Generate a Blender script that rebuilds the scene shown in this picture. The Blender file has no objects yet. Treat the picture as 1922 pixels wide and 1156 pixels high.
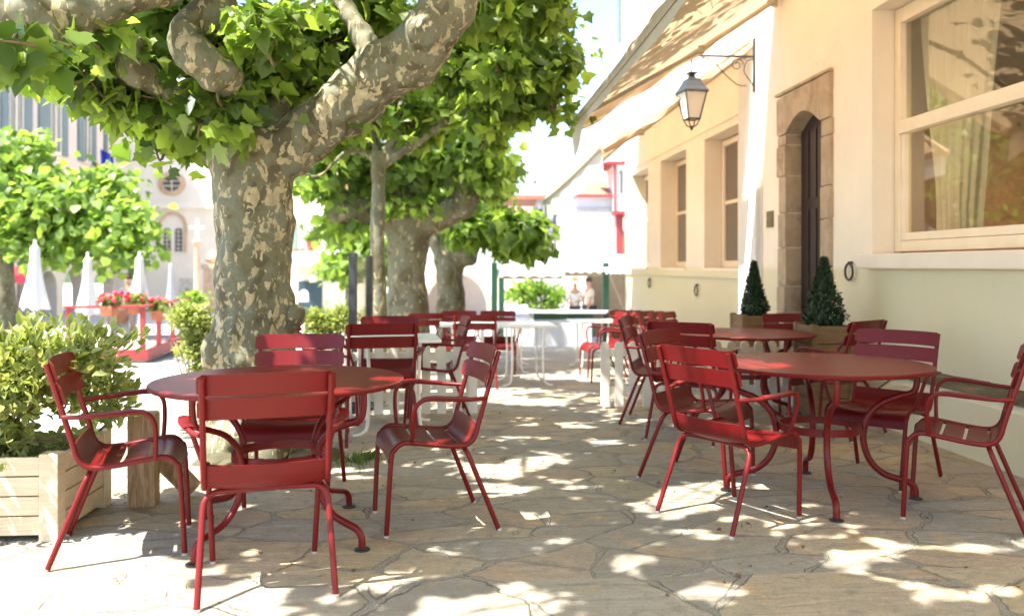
import bpy, bmesh, math, random
import numpy as np
from mathutils import Vector, Matrix, noise
rad = math.radians
random.seed(7); rng = np.random.default_rng(11)
scene = bpy.context.scene
COL = scene.collection

# ------------------------------------------------------------------ camera
YAW = 4.43; F = 1600.0; EYE = 1.29; HOR = 500.0; CX = 961.0
cam = bpy.data.cameras.new('camera'); camo = bpy.data.objects.new('camera', cam); COL.objects.link(camo)
camo.location = (0, 0, EYE); camo.rotation_euler = (rad(90), 0, rad(-YAW))
cam.sensor_width = 36; cam.lens = 36*F/1922; cam.shift_y = -78/1922
cam.clip_start = .1; cam.clip_end = 2000
cam.dof.use_dof = True; cam.dof.focus_distance = 4.5; cam.dof.aperture_fstop = 1.7
scene.camera = camo

# ------------------------------------------------------------------ sky, sun, exposure
SUN_DIR = Vector((-.88, -.47, 0)).normalized()*math.cos(rad(61)) + Vector((0, 0, math.sin(rad(61))))
world = bpy.data.worlds.new('World'); scene.world = world; world.use_nodes = True
wn = world.node_tree; bg = wn.nodes['Background']
sky = wn.nodes.new('ShaderNodeTexSky'); sky.sky_type = 'NISHITA'; sky.sun_disc = False
sky.sun_elevation = rad(61); sky.sun_rotation = math.atan2(SUN_DIR.x, SUN_DIR.y) % (2*math.pi)
sky.air_density = 1.0; sky.dust_density = 1.2; sky.ozone_density = 1.0
wn.links.new(sky.outputs[0], bg.inputs[0]); bg.inputs[1].default_value = .125
sun = bpy.data.lights.new('sun', 'SUN'); sun.energy = 5.0; sun.angle = rad(.53); sun.color = (1, .95, .88)
suno = bpy.data.objects.new('sun', sun); COL.objects.link(suno)
suno.rotation_euler = SUN_DIR.to_track_quat('Z', 'Y').to_euler(); suno.location = (-8, -4, 12)
scene.view_settings.view_transform = 'Standard'; scene.view_settings.look = 'None'
scene.view_settings.gamma = 1; scene.view_settings.exposure = 2.06
scene.cycles.max_bounces = 8; scene.cycles.diffuse_bounces = 5; scene.cycles.transmission_bounces = 6
scene.cycles.transparent_max_bounces = 8

# ------------------------------------------------------------------ placing helpers
ca, sa = math.cos(rad(YAW)), math.sin(rad(YAW))
def P(px, py, d):
    lat = (px-CX)/F*d
    return Vector((lat*ca+d*sa, -lat*sa+d*ca, EYE+(HOR-py)/F*d))
def PG(px, d):
    v = P(px, 500, d); v.z = gz(v.y); return v
def gz(y):
    if y < 6.5: return 0.0
    if y < 22: return -.043*(y-6.5)
    return -.6665-.012*(y-22)
# ------------------------------------------------------------------ object helpers
def tag(o, label=None, cat=None, group=None, kind=None):
    if label: o['label'] = label
    if cat: o['category'] = cat
    if group: o['group'] = group
    if kind: o['kind'] = kind
    return o
def empty(name, loc=(0, 0, 0), rz=0, label=None, cat=None, group=None):
    o = bpy.data.objects.new(name, None); COL.objects.link(o)
    o.location = loc; o.rotation_euler = (0, 0, rz); o.empty_display_size = .1
    return tag(o, label, cat, group)
def kids(o): return [c for c in bpy.data.objects if c.parent == o]
def copy_tree(o, parent=None):
    c = o.copy(); COL.objects.link(c); c.parent = parent
    for ch in kids(o): copy_tree(ch, c)
    return c
def smooth_mesh(me, angle=None):
    me.polygons.foreach_set('use_smooth', [True]*len(me.polygons))
    if angle is not None:
        try: me.set_sharp_from_angle(angle=rad(angle))
        except Exception: pass
class MB:
    def __init__(s): s.v = []; s.f = []
    def add(s, vs, fs):
        n = len(s.v); s.v += [tuple(v) for v in vs]; s.f += [tuple(i+n for i in f) for f in fs]; return s
    def box(s, x0, x1, y0, y1, z0, z1, M=None):
        vs = [Vector(p) for p in ((x0,y0,z0),(x1,y0,z0),(x1,y1,z0),(x0,y1,z0),(x0,y0,z1),(x1,y0,z1),(x1,y1,z1),(x0,y1,z1))]
        if M is not None: vs = [M @ v for v in vs]
        return s.add(vs, [(0,3,2,1),(4,5,6,7),(0,1,5,4),(1,2,6,5),(2,3,7,6),(3,0,4,7)])
    def cbox(s, x0, x1, y0, y1, z0, z1, b=.006, M=None):   # chamfered box
        bm = bmesh.new(); bmesh.ops.create_cube(bm, size=1)
        for v in bm.verts: v.co = Vector(((x0+x1)/2+v.co.x*(x1-x0), (y0+y1)/2+v.co.y*(y1-y0), (z0+z1)/2+v.co.z*(z1-z0)))
        bmesh.ops.bevel(bm, geom=list(bm.edges), offset=b, segments=2, affect='EDGES', profile=.7)
        if M is not None: bm.transform(M)
        bm.verts.index_update(); s.add([v.co.copy() for v in bm.verts], [[v.index for v in f.verts] for f in bm.faces]); bm.free(); return s
    def tube(s, pts, r, n=10, cap=True, flat=None):
        pts = [Vector(p) for p in pts]; m = len(pts)
        rs = list(r) if hasattr(r, '__len__') else [r]*m
        T = []
        for i in range(m):
            t = pts[min(i+1, m-1)]-pts[max(i-1, 0)]; T.append(t.normalized())
        up = Vector((0, 0, 1)) if abs(T[0].z) < .9 else Vector((1, 0, 0))
        U = (up-T[0]*up.dot(T[0])).normalized(); vs = []
        for i in range(m):
            U = (U-T[i]*U.dot(T[i])).normalized(); V = T[i].cross(U)
            for k in range(n):
                a = 2*math.pi*k/n; vs.append(pts[i]+(U*math.cos(a)+V*math.sin(a)*(flat or 1))*rs[i])
        fs = [(i*n+k, i*n+(k+1) % n, (i+1)*n+(k+1) % n, (i+1)*n+k) for i in range(m-1) for k in range(n)]
        if cap: fs += [tuple(range(n-1, -1, -1)), tuple((m-1)*n+k for k in range(n))]
        return s.add(vs, fs)
    def lathe(s, prof, n=32, M=None):
        vs = []; m = len(prof)
        for r, z in prof:
            for k in range(n):
                a = 2*math.pi*k/n; v = Vector((r*math.cos(a), r*math.sin(a), z)); vs.append(M @ v if M is not None else v)
        fs = [(i*n+k, i*n+(k+1) % n, (i+1)*n+(k+1) % n, (i+1)*n+k) for i in range(m-1) for k in range(n)]
        fs += [tuple(range(n-1, -1, -1)), tuple((m-1)*n+k for k in range(n))]
        return s.add(vs, fs)
    def prism(s, poly, axis, a0, a1, M=None):   # poly of 2D points extruded along axis ('x','y','z')
        def mk(p, a): return Vector((a, p[0], p[1])) if axis == 'x' else Vector((p[0], a, p[1])) if axis == 'y' else Vector((p[0], p[1], a))
        vs = [mk(p, a0) for p in poly]+[mk(p, a1) for p in poly]; n = len(poly)
        if M is not None: vs = [M @ v for v in vs]
        return s.add(vs, [tuple(range(n-1, -1, -1)), tuple(range(n, 2*n))]+[(i, (i+1) % n, n+(i+1) % n, n+i) for i in range(n)])
    def build(s, name, mat, parent=None, smooth=None, kind=None):
        me = bpy.data.meshes.new(name); me.from_pydata(s.v, [], s.f); me.update()
        bm = bmesh.new(); bm.from_mesh(me); bmesh.ops.recalc_face_normals(bm, faces=bm.faces); bm.to_mesh(me); bm.free()
        if smooth is not None: smooth_mesh(me, smooth)
        o = bpy.data.objects.new(name, me); COL.objects.link(o)
        for m in (mat if isinstance(mat, (list, tuple)) else [mat]): me.materials.append(m)
        if parent is not None: o.parent = parent
        if kind: o['kind'] = kind
        return o
def bez(pts, n=6):       # catmull-rom through points
    pts = [Vector(p) for p in pts]; out = []
    q = [pts[0]*2-pts[1]]+pts+[pts[-1]*2-pts[-2]]
    for i in range(1, len(q)-2):
        p0, p1, p2, p3 = q[i-1:i+3]
        for k in range(n):
            t = k/n; out.append(.5*((2*p1)+(p2-p0)*t+(2*p0-5*p1+4*p2-p3)*t*t+(3*p1-p0-3*p2+p3)*t**3))
    out.append(pts[-1]); return out
def fil(pts, r, n=5):    # polyline with rounded corners
    pts = [Vector(p) for p in pts]; out = [pts[0]]
    for i in range(1, len(pts)-1):
        a, b, c = pts[i-1:i+2]; u = (a-b); v = (c-b); rr = min(r, u.length*.45, v.length*.45)
        s0 = b+u.normalized()*rr; s1 = b+v.normalized()*rr
        for k in range(n+1):
            t = k/n; out.append(s0*(1-t)**2+b*2*t*(1-t)+s1*t*t)
    out.append(pts[-1]); return out

# ------------------------------------------------------------------ materials
def mat_new(name):
    m = bpy.data.materials.new(name); m.use_nodes = True; nt = m.node_tree
    return m, nt, nt.nodes['Principled BSDF'], nt.nodes['Material Output']
def N(nt, t, **kw):
    n = nt.nodes.new(t)
    for k, v in kw.items():
        if k.startswith('i_'): n.inputs[k[2:].replace('_', ' ')].default_value = v
        else: setattr(n, k, v)
    return n
def coords(nt, scale=(1, 1, 1), obj=True, geo=False):
    mp = N(nt, 'ShaderNodeMapping'); mp.inputs['Scale'].default_value = scale
    if geo: nt.links.new(N(nt, 'ShaderNodeNewGeometry').outputs['Position'], mp.inputs[0])
    else: nt.links.new(N(nt, 'ShaderNodeTexCoord').outputs['Object'], mp.inputs[0])
    return mp.outputs[0]
def noise_n(nt, vec, scale, detail=4, rough=.6, dist=0):
    n = N(nt, 'ShaderNodeTexNoise'); n.inputs['Scale'].default_value = scale; n.inputs['Detail'].default_value = detail
    n.inputs['Roughness'].default_value = rough; n.inputs['Distortion'].default_value = dist
    if vec is not None: nt.links.new(vec, n.inputs['Vector'])
    return n.outputs['Fac']
def ramp(nt, fac, stops, interp='LINEAR'):
    r = N(nt, 'ShaderNodeValToRGB'); r.color_ramp.interpolation = interp; e = r.color_ramp.elements
    while len(e) > 1: e.remove(e[-1])
    e[0].position = stops[0][0]; e[0].color = (*stops[0][1], 1) if len(stops[0][1]) == 3 else stops[0][1]
    for p, c in stops[1:]:
        x = e.new(p); x.color = (*c, 1) if len(c) == 3 else c
    nt.links.new(fac, r.inputs[0]); return r.outputs[0]
def mix(nt, fac, a, b, mode='MIX'):
    m = N(nt, 'ShaderNodeMix', data_type='RGBA', blend_type=mode)
    for s, v in ((0, fac), (6, a), (7, b)):
        if isinstance(v, (int, float)): m.inputs[s].default_value = v
        elif isinstance(v, tuple): m.inputs[s].default_value = (*v, 1) if len(v) == 3 else v
        else: nt.links.new(v, m.inputs[s])
    return m.outputs[2]
def math_n(nt, op, a, b=0.0):
    m = N(nt, 'ShaderNodeMath', operation=op)
    for i, v in enumerate((a, b)):
        if isinstance(v, (int, float)): m.inputs[i].default_value = v
        else: nt.links.new(v, m.inputs[i])
    return m.outputs[0]
def bump(nt, bs, h, strength=.3, dist=.01):
    b = N(nt, 'ShaderNodeBump'); b.inputs['Strength'].default_value = strength; b.inputs['Distance'].default_value = dist
    nt.links.new(h, b.inputs['Height']); nt.links.new(b.outputs[0], bs.inputs['Normal'])
def gray(v): return (v, v, v)
def simple(name, col, rough=.6, var=.25, scale=6, bmp=.15, metal=0, spec=.5, bscale=60, sc=(1, 1, 1), bd=.004):
    m, nt, bs, out = mat_new(name); c = coords(nt, sc)
    f = noise_n(nt, c, scale, 5); lo = tuple(x*(1-var) for x in col); hi = tuple(min(1, x*(1+var)) for x in col)
    nt.links.new(ramp(nt, f, [(.3, lo), (.7, hi)]), bs.inputs['Base Color'])
    bs.inputs['Roughness'].default_value = rough; bs.inputs['Metallic'].default_value = metal
    bs.inputs['Specular IOR Level'].default_value = spec
    if bmp: bump(nt, bs, noise_n(nt, c, bscale, 3), bmp, bd)
    return m
M = {}
M['red'] = simple('red_lacquer', (.128, .0048, .005), .42, .10, 3, .12, spec=.3, bscale=900, bd=.0006)
M['red_dark'] = simple('red_paint', (.14, .01, .012), .55, .15, 5)
M['red_wood'] = simple('red_timber', (.27, .03, .03), .6, .15, 5)
M['cap'] = simple('clear_plastic', (.45, .42, .38), .4, .1)
M['white_metal'] = simple('white_metal', (.78, .76, .70), .35, .05, 4, .05)
M['white_wood'] = simple('white_painted_wood', (.76, .72, .62), .55, .08, 8, .2, sc=(1, 1, .3))
M['black_iron'] = simple('black_iron', (.02, .022, .026), .45, .3, 12, .2, spec=.6)
M['frost'] = simple('frosted_glass', (.82, .76, .66), .3, .04, 3, 0)
M['dark_door'] = simple('dark_door_wood', (.022, .011, .008), .45, .4, 5, .3, sc=(1, 1, .15))
M['brass'] = simple('weathered_brass', (.20, .15, .07), .45, .35, 14, .2, metal=.6)
M['terracotta'] = simple('terracotta', (.45, .16, .08), .8)
M['dark_teal'] = simple('teal_door_paint', (.02, .05, .065), .5)
M['soil'] = simple('soil', (.07, .045, .03), .95, .5, 30, .8, bscale=40)
M['alu'] = simple('beige_aluminium', (.36, .31, .22), .45, .08, 6, .05)
M['green_paint'] = simple('green_paint', (.006, .05, .022), .5)
M['skin'] = simple('skin', (.55, .30, .20), .5, .1, 5, .05)
M['hair'] = simple('hair', (.06, .035, .02), .6, .4, 40, .4)
M['black_gap'] = simple('dark_recess', (.03, .028, .027), .9)
M['tan_wall'] = simple('tan_boards', (.24, .18, .115), .7, .1)

def mat_plaster(name, col, low=None, grime=.1):
    m, nt, bs, out = mat_new(name); c = coords(nt)
    f = noise_n(nt, c, 1.3, 6, .65); f2 = noise_n(nt, coords(nt, (1, 1, .22)), 5, 5, .6)
    base = ramp(nt, f, [(.25, tuple(x*.93 for x in col)), (.75, tuple(min(.95, x*1.05) for x in col))])
    if low:
        sep = N(nt, 'ShaderNodeSeparateXYZ'); nt.links.new(N(nt, 'ShaderNodeNewGeometry').outputs['Position'], sep.inputs[0])
        mr = N(nt, 'ShaderNodeMapRange'); mr.inputs[1].default_value = 1.24; mr.inputs[2].default_value = 1.30
        nt.links.new(sep.outputs[2], mr.inputs[0]); base = mix(nt, mr.outputs[0], low, base)
    base = mix(nt, ramp(nt, f2, [(.5, gray(0)), (.8, gray(grime*2))]), base, tuple(x*.72 for x in col))
    sp = noise_n(nt, c, 38, 2, .5)
    base = mix(nt, ramp(nt, sp, [(.70, gray(0)), (.76, gray(.35))]), base, tuple(x*.6 for x in col))
    blo = noise_n(nt, c, .55, 3, .5, .4)
    base = mix(nt, ramp(nt, blo, [(.45, gray(0)), (.68, gray(.35))]), base, tuple(x*.84 for x in col))
    vc = N(nt, 'ShaderNodeTexVoronoi', feature='DISTANCE_TO_EDGE'); vc.inputs['Scale'].default_value = .9
    nzc = N(nt, 'ShaderNodeTexNoise'); nzc.inputs['Scale'].default_value = 4; nzc.inputs['Detail'].default_value = 6; nt.links.new(c, nzc.inputs['Vector'])
    vmc = N(nt, 'ShaderNodeVectorMath', operation='MULTIPLY_ADD'); nt.links.new(nzc.outputs['Color'], vmc.inputs[0]); vmc.inputs[1].default_value = (.35, .35, .35); nt.links.new(c, vmc.inputs[2]); nt.links.new(vmc.outputs[0], vc.inputs['Vector'])
    ck = math_n(nt, 'MULTIPLY', ramp(nt, vc.outputs['Distance'], [(0, gray(.5)), (.0035, gray(0))]), ramp(nt, noise_n(nt, c, .8, 2), [(.55, gray(0)), (.62, gray(1))]))
    base = mix(nt, ck, base, tuple(x*.45 for x in col))
    nt.links.new(base, bs.inputs['Base Color']); bs.inputs['Roughness'].default_value = .85
    h = math_n(nt, 'ADD', noise_n(nt, c, 9, 5, .6), math_n(nt, 'MULTIPLY', noise_n(nt, c, 90, 3), .25))
    bump(nt, bs, h, .35, .012); return m
M['plaster'] = mat_plaster('warm_plaster', (.83, .735, .59), (.70, .62, .395))
M['plaster_white'] = mat_plaster('white_plaster', (.64, .63, .60))
M['plaster_cream'] = mat_plaster('cream_limewash', (.74, .66, .54))
M['plaster_pink'] = mat_plaster('rosy_limewash', (.66, .55, .47))
M['plaster_lilac'] = mat_plaster('grey_limewash', (.66, .66, .72))
M['frame'] = simple('cream_painted_frame', (.80, .68, .50), .5, .05, 6, .1)

def mat_flag(SC=2.15, sx=1.0, sy=1.6, rot=14):
    m, nt, bs, out = mat_new('flagstones')
    geo = N(nt, 'ShaderNodeNewGeometry').outputs['Position']
    mp = N(nt, 'ShaderNodeMapping'); nt.links.new(geo, mp.inputs[0]); mp.inputs['Scale'].default_value = (sx, sy, 0)
    mp.inputs['Rotation'].default_value = (0, 0, rad(rot))
    def warp(vec, sc, amt, det=3.0):
        nz = N(nt, 'ShaderNodeTexNoise'); nz.inputs['Scale'].default_value = sc; nz.inputs['Detail'].default_value = det; nt.links.new(vec, nz.inputs['Vector'])
        vm = N(nt, 'ShaderNodeVectorMath', operation='MULTIPLY_ADD'); nt.links.new(nz.outputs['Color'], vm.inputs[0]); vm.inputs[1].default_value = (amt, amt, 0); nt.links.new(vec, vm.inputs[2]); return vm.outputs[0]
    vec = warp(warp(mp.outputs[0], 1.1, .5, 1), 5, .10, 4)
    def vor(feature, sc):
        v = N(nt, 'ShaderNodeTexVoronoi', voronoi_dimensions='2D', feature=feature); v.inputs['Scale'].default_value = sc
        v.inputs['Randomness'].default_value = 1; nt.links.new(vec, v.inputs['Vector']); return v
    e1 = vor('DISTANCE_TO_EDGE', SC).outputs['Distance']; cell = vor('F1', SC).outputs['Color']
    fine = noise_n(nt, geo, 110, 4, .75); mid = noise_n(nt, geo, 11, 6, .7); big = noise_n(nt, geo, 1.3, 3, .5)
    thr = math_n(nt, 'MULTIPLY', ramp(nt, noise_n(nt, geo, 1.9, 2), [(.40, gray(.06)), (.62, gray(.62))]), .07)
    ed = math_n(nt, 'SUBTRACT', math_n(nt, 'ADD', e1, math_n(nt, 'MULTIPLY', math_n(nt, 'SUBTRACT', mid, .5), .07)), thr)
    stone = ramp(nt, ed, [(.0, gray(0)), (.008, gray(1))])
    crack = ramp(nt, ed, [(.0, gray(0)), (.003, gray(1)), (.012, gray(1)), (.020, gray(0))])
    sep = N(nt, 'ShaderNodeSeparateColor'); nt.links.new(cell, sep.inputs[0])
    ccol = ramp(nt, sep.outputs[0], [(0, (.38, .36, .31)), (.16, (.46, .41, .32)), (.32, (.31, .305, .28)), (.48, (.43, .36, .285)), (.62, (.48, .41, .275)), (.76, (.35, .35, .33)), (.88, (.43, .41, .355))], 'CONSTANT')
    # slate bedding: streaks whose direction changes from stone to stone
    st1 = noise_n(nt, coords(nt, (1.0, 8, 1), geo=True), 2.4, 8, .72, .9)
    mr = N(nt, 'ShaderNodeMapping'); mr.inputs['Rotation'].default_value = (0, 0, rad(52)); mr.inputs['Scale'].default_value = (1, 6, 1); nt.links.new(geo, mr.inputs[0])
    st2 = noise_n(nt, mr.outputs[0], 2.6, 8, .72, .8)
    sw = ramp(nt, sep.outputs[1], [(.5, gray(0)), (.51, gray(1))]); mxx = N(nt, 'ShaderNodeMix', data_type='FLOAT')
    nt.links.new(sw, mxx.inputs[0]); nt.links.new(st1, mxx.inputs[2]); nt.links.new(st2, mxx.inputs[3]); st = mxx.outputs[0]
    ccol = mix(nt, ramp(nt, st, [(.38, gray(0)), (.50, gray(.55)), (.54, gray(.15)), (.66, gray(.8))]), ccol, mix(nt, .8, ccol, (.17, .15, .115)))
    och = noise_n(nt, geo, 3.3, 6, .7, 1.0)
    ccol = mix(nt, ramp(nt, och, [(.54, gray(0)), (.66, gray(.75))]), ccol, (.45, .33, .185))
    ccol = mix(nt, ramp(nt, big, [(.35, gray(.35)), (.55, gray(0))]), ccol, (.24, .245, .225))
    ccol = mix(nt, ramp(nt, mid, [(.34, gray(.6)), (.48, gray(0))]), ccol, (.20, .185, .15))
    ccol = mix(nt, ramp(nt, mid, [(.60, gray(0)), (.70, gray(.45))]), ccol, (.50, .45, .36))
    ccol = mix(nt, ramp(nt, fine, [(.36, gray(.45)), (.50, gray(0))]), ccol, (.15, .13, .10))
    grit = N(nt, 'ShaderNodeTexVoronoi'); grit.inputs['Scale'].default_value = 120; nt.links.new(geo, grit.inputs['Vector'])
    gcol = ramp(nt, grit.outputs['Distance'], [(.1, (.50, .46, .38)), (.6, (.27, .24, .19))])
    gcol = mix(nt, ramp(nt, mid, [(.4, gray(.5)), (.6, gray(0))]), gcol, (.27, .25, .205))
    ccol = mix(nt, 1.0, ccol, (1.24, 1.16, 1.04), 'MULTIPLY')
    col = mix(nt, stone, gcol, ccol)
    col = mix(nt, math_n(nt, 'MULTIPLY', crack, ramp(nt, noise_n(nt, geo, 2.7, 3), [(.42, gray(.05)), (.58, gray(.7))])), col, (.06, .048, .032))
    nt.links.new(col, bs.inputs['Base Color']); bs.inputs['Roughness'].default_value = .7
    bs.inputs['Specular IOR Level'].default_value = .3
    h = math_n(nt, 'ADD', math_n(nt, 'MULTIPLY', stone, .9), math_n(nt, 'MULTIPLY', st, 1.1))
    h = math_n(nt, 'ADD', h, math_n(nt, 'MULTIPLY', sep.outputs[2], .6)); h = math_n(nt, 'ADD', h, math_n(nt, 'MULTIPLY', mid, .5))
    h = math_n(nt, 'ADD', h, math_n(nt, 'MULTIPLY', fine, .25)); bump(nt, bs, h, .9, .02)
    return m
M['flag'] = mat_flag()
M['slabs'] = mat_flag(1.25, 1.15, .95, 4)
M['plaza'] = simple('pale_plaza', (.40, .39, .37), .85, .15, 3, .4, bscale=80)

def mat_bark(name, cream=(.46, .385, .23), olive=(.13, .12, .068), thr=.572, sc=13):
    m, nt, bs, out = mat_new(name); c = coords(nt, (1, 1, .62))
    n1 = noise_n(nt, c, sc, 2.6, .5, .55); n2 = noise_n(nt, c, sc*1.15, 2, .45, .8); n3 = noise_n(nt, c, 2.1, 3, .5); fine = noise_n(nt, c, 60, 4, .7)
    mp = N(nt, 'ShaderNodeMapping'); mp.inputs['Location'].default_value = (5, 3, 9); nt.links.new(c, mp.inputs[0])
    n4 = noise_n(nt, mp.outputs[0], sc*.6, 2, .5, .5)
    base = ramp(nt, n3, [(.35, olive), (.65, tuple(x*1.35 for x in olive))])
    base = mix(nt, ramp(nt, n4, [(.5, gray(0)), (.515, gray(.7))]), base, (.165, .17, .12))
    base = mix(nt, ramp(nt, n4, [(.40, gray(.85)), (.415, gray(0))]), base, (.095, .08, .048))
    n5 = noise_n(nt, mp.outputs[0], sc*2.3, 1.5, .5, .3)
    mxv = N(nt, 'ShaderNodeMath', operation='MAXIMUM'); nt.links.new(ramp(nt, n1, [(thr, gray(0)), (thr+.012, gray(1))]), mxv.inputs[0]); nt.links.new(ramp(nt, n5, [(.64, gray(0)), (.655, gray(.9))]), mxv.inputs[1]); cr = mxv.outputs[0]
    cc = ramp(nt, n2, [(.4, cream), (.6, tuple(x*.78 for x in cream))])
    col = mix(nt, cr, base, cc); col = mix(nt, ramp(nt, fine, [(.35, gray(.45)), (.5, gray(0))]), col, (.09, .075, .05))
    nt.links.new(col, bs.inputs['Base Color']); bs.inputs['Roughness'].default_value = .8; bs.inputs['Specular IOR Level'].default_value = .25
    h = math_n(nt, 'SUBTRACT', math_n(nt, 'MULTIPLY', fine, .35), math_n(nt, 'MULTIPLY', cr, .5)); bump(nt, bs, h, .6, .012)
    return m
M['bark'] = mat_bark('plane_bark'); M['bark_far'] = mat_bark('plane_bark_far', (.36, .31, .19), (.115, .105, .06), .62, 8)
def mat_leaf(name, c1, c2, trans=.55, ty=1.5):
    m, nt, bs, out = mat_new(name)
    at = N(nt, 'ShaderNodeAttribute', attribute_name='tint'); s = N(nt, 'ShaderNodeSeparateColor'); nt.links.new(at.outputs['Color'], s.inputs[0])
    col = mix(nt, s.outputs[0], c1, c2)
    col = mix(nt, s.outputs[1], col, (.50, .50, .20))                # pale variegated edge
    nt.links.new(col, bs.inputs['Base Color']); bs.inputs['Roughness'].default_value = .42; bs.inputs['Specular IOR Level'].default_value = .4
    tr = N(nt, 'ShaderNodeBsdfTranslucent'); tc = mix(nt, 1.0, col, (ty*1.2, ty*1.22, ty*.6), 'MULTIPLY'); nt.links.new(tc, tr.inputs[0])
    mx = N(nt, 'ShaderNodeMixShader'); mx.inputs[0].default_value = trans
    nt.links.new(bs.outputs[0], mx.inputs[1]); nt.links.new(tr.outputs[0], mx.inputs[2]); nt.links.new(mx.outputs[0], out.inputs[0])
    return m
M['twig'] = simple('brown_twig', (.16, .11, .06), .8, .3, 8)
M['leaf'] = mat_leaf('plane_leaf', (.05, .095, .018), (.25, .34, .07))
M['leaf_far'] = mat_leaf('plane_leaf_far', (.07, .125, .03), (.28, .40, .09))
M['leaf_hedge'] = mat_leaf('hedge_leaf', (.09, .14, .03), (.27, .32, .09), .35, 1.3)
M['leaf_con'] = mat_leaf('conifer_leaf', (.012, .03, .012), (.03, .06, .018), .1, 1)
M['grass'] = mat_leaf('grass_blade', (.06, .12, .02), (.12, .18, .04), .35, 1.3)
M['petal'] = simple('red_petals', (.70, .04, .07), .6, .3, 20, 0)
def mat_fabric(name, col, trans, tcol=None, stripes=False):
    m, nt, bs, out = mat_new(name); c = coords(nt)
    f = noise_n(nt, c, 3, 4); cc = ramp(nt, f, [(.3, tuple(x*.92 for x in col)), (.7, col)])
    nt.links.new(cc, bs.inputs['Base Color']); bs.inputs['Roughness'].default_value = .85
    tr = N(nt, 'ShaderNodeBsdfTranslucent'); tr.inputs[0].default_value = (*(tcol or col), 1)
    mx = N(nt, 'ShaderNodeMixShader'); mx.inputs[0].default_value = trans
    nt.links.new(bs.outputs[0], mx.inputs[1]); nt.links.new(tr.outputs[0], mx.inputs[2]); nt.links.new(mx.outputs[0], out.inputs[0])
    bump(nt, bs, noise_n(nt, c, 5, 3), .3, .03); return m
M['awning'] = mat_fabric('awning_canvas', (.62, .46, .28), .42, (.48, .33, .20))
M['valance'] = mat_fabric('valance_canvas', (.50, .49, .41), .25, (.42, .42, .34))  # grey-olive puts the near valance's shade into the cloth colour
M['white_fabric'] = mat_fabric('white_canvas', (.62, .63, .64), .2)
M['grey_fabric'] = mat_fabric('grey_canvas', (.42, .44, .50), .2)
M['curtain'] = mat_fabric('linen_curtain', (.88, .80, .66), .4)
def mat_wood(name, c1, c2, sc=(1, 1, 1), rough=.6, freq=8):
    m, nt, bs, out = mat_new(name); c = coords(nt, sc)
    w = noise_n(nt, c, freq, 5, .6, 1.2); nt.links.new(ramp(nt, w, [(.35, c1), (.65, c2)]), bs.inputs['Base Color'])
    bs.inputs['Roughness'].default_value = rough; bump(nt, bs, w, .3, .006); return m
M['planter_wood'] = mat_wood('pale_planter_pine', (.54, .43, .29), (.66, .55, .39), (.35, 2, 6))
M['pot_wood'] = mat_wood('amber_planter_pine', (.15, .08, .03), (.23, .13, .055), (.6, .6, 5))
M['log'] = mat_wood('weathered_log', (.20, .11, .05), (.40, .26, .13), (5, 5, .6))
M['ceiling'] = mat_wood('ceiling_planks', (.13, .065, .03), (.22, .12, .06), (4, .4, 1))
def mat_stone(name, c1, c2, c3):
    m, nt, bs, out = mat_new(name); c = coords(nt)
    a = noise_n(nt, c, 2.6, 6, .65, .5); b = noise_n(nt, coords(nt, (1, 1, .35)), 7, 5, .6)
    col = ramp(nt, a, [(.3, c1), (.55, c2), (.75, c3)]); col = mix(nt, ramp(nt, b, [(.5, gray(0)), (.7, gray(.6))]), col, tuple(x*.45 for x in c2))
    nt.links.new(col, bs.inputs['Base Color']); bs.inputs['Roughness'].default_value = .85
    bump(nt, bs, math_n(nt, 'ADD', a, math_n(nt, 'MULTIPLY', noise_n(nt, c, 45, 4), .4)), .6, .02); return m
M['door_stone'] = mat_stone('worn_sandstone', (.34, .24, .145), (.46, .35, .23), (.21, .135, .075))
M['moss_stone'] = mat_stone('mossy_ledge', (.035, .033, .014), (.085, .075, .036), (.19, .16, .10))
M['church_stone'] = mat_plaster('sunlit_church_stone', (.80, .74, .64), None, .05)
M['tan_stone'] = mat_stone('tan_stone', (.50, .34, .22), (.58, .42, .28), (.44, .30, .2))
M['tile'] = simple('roof_tiles', (.36, .15, .09), .85, .25, 12, .6, bscale=14, bd=.03)
M['shutter'] = simple('grey_green_shutter', (.13, .18, .19), .6, .1)
def mat_glass(name, tint=(.9, .92, .88), rough=.02, mixf=.8):
    m, nt, bs, out = mat_new(name); nt.nodes.remove(bs)
    gl = N(nt, 'ShaderNodeBsdfGlossy'); gl.inputs['Roughness'].default_value = rough
    tr = N(nt, 'ShaderNodeBsdfTransparent'); tr.inputs[0].default_value = (*tint, 1)
    fr = N(nt, 'ShaderNodeFresnel'); fr.inputs[0].default_value = 1.5
    f = math_n(nt, 'ADD', math_n(nt, 'MULTIPLY', fr.outputs[0], .5), .01)
    mx = N(nt, 'ShaderNodeMixShader'); nt.links.new(f, mx.inputs[0]); nt.links.new(tr.outputs[0], mx.inputs[1]); nt.links.new(gl.outputs[0], mx.inputs[2])
    nt.links.new(mx.outputs[0], out.inputs[0]); return m
M['glass'] = mat_glass('window_glass')
M['dark_glass'] = simple('dark_pane', (.10, .095, .085), .08, .2, 2, 0, spec=.8)
M['pane_beige'] = simple('net_curtained_pane', (.12, .10, .08), .12, .1, 2, 0, spec=.8)

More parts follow.
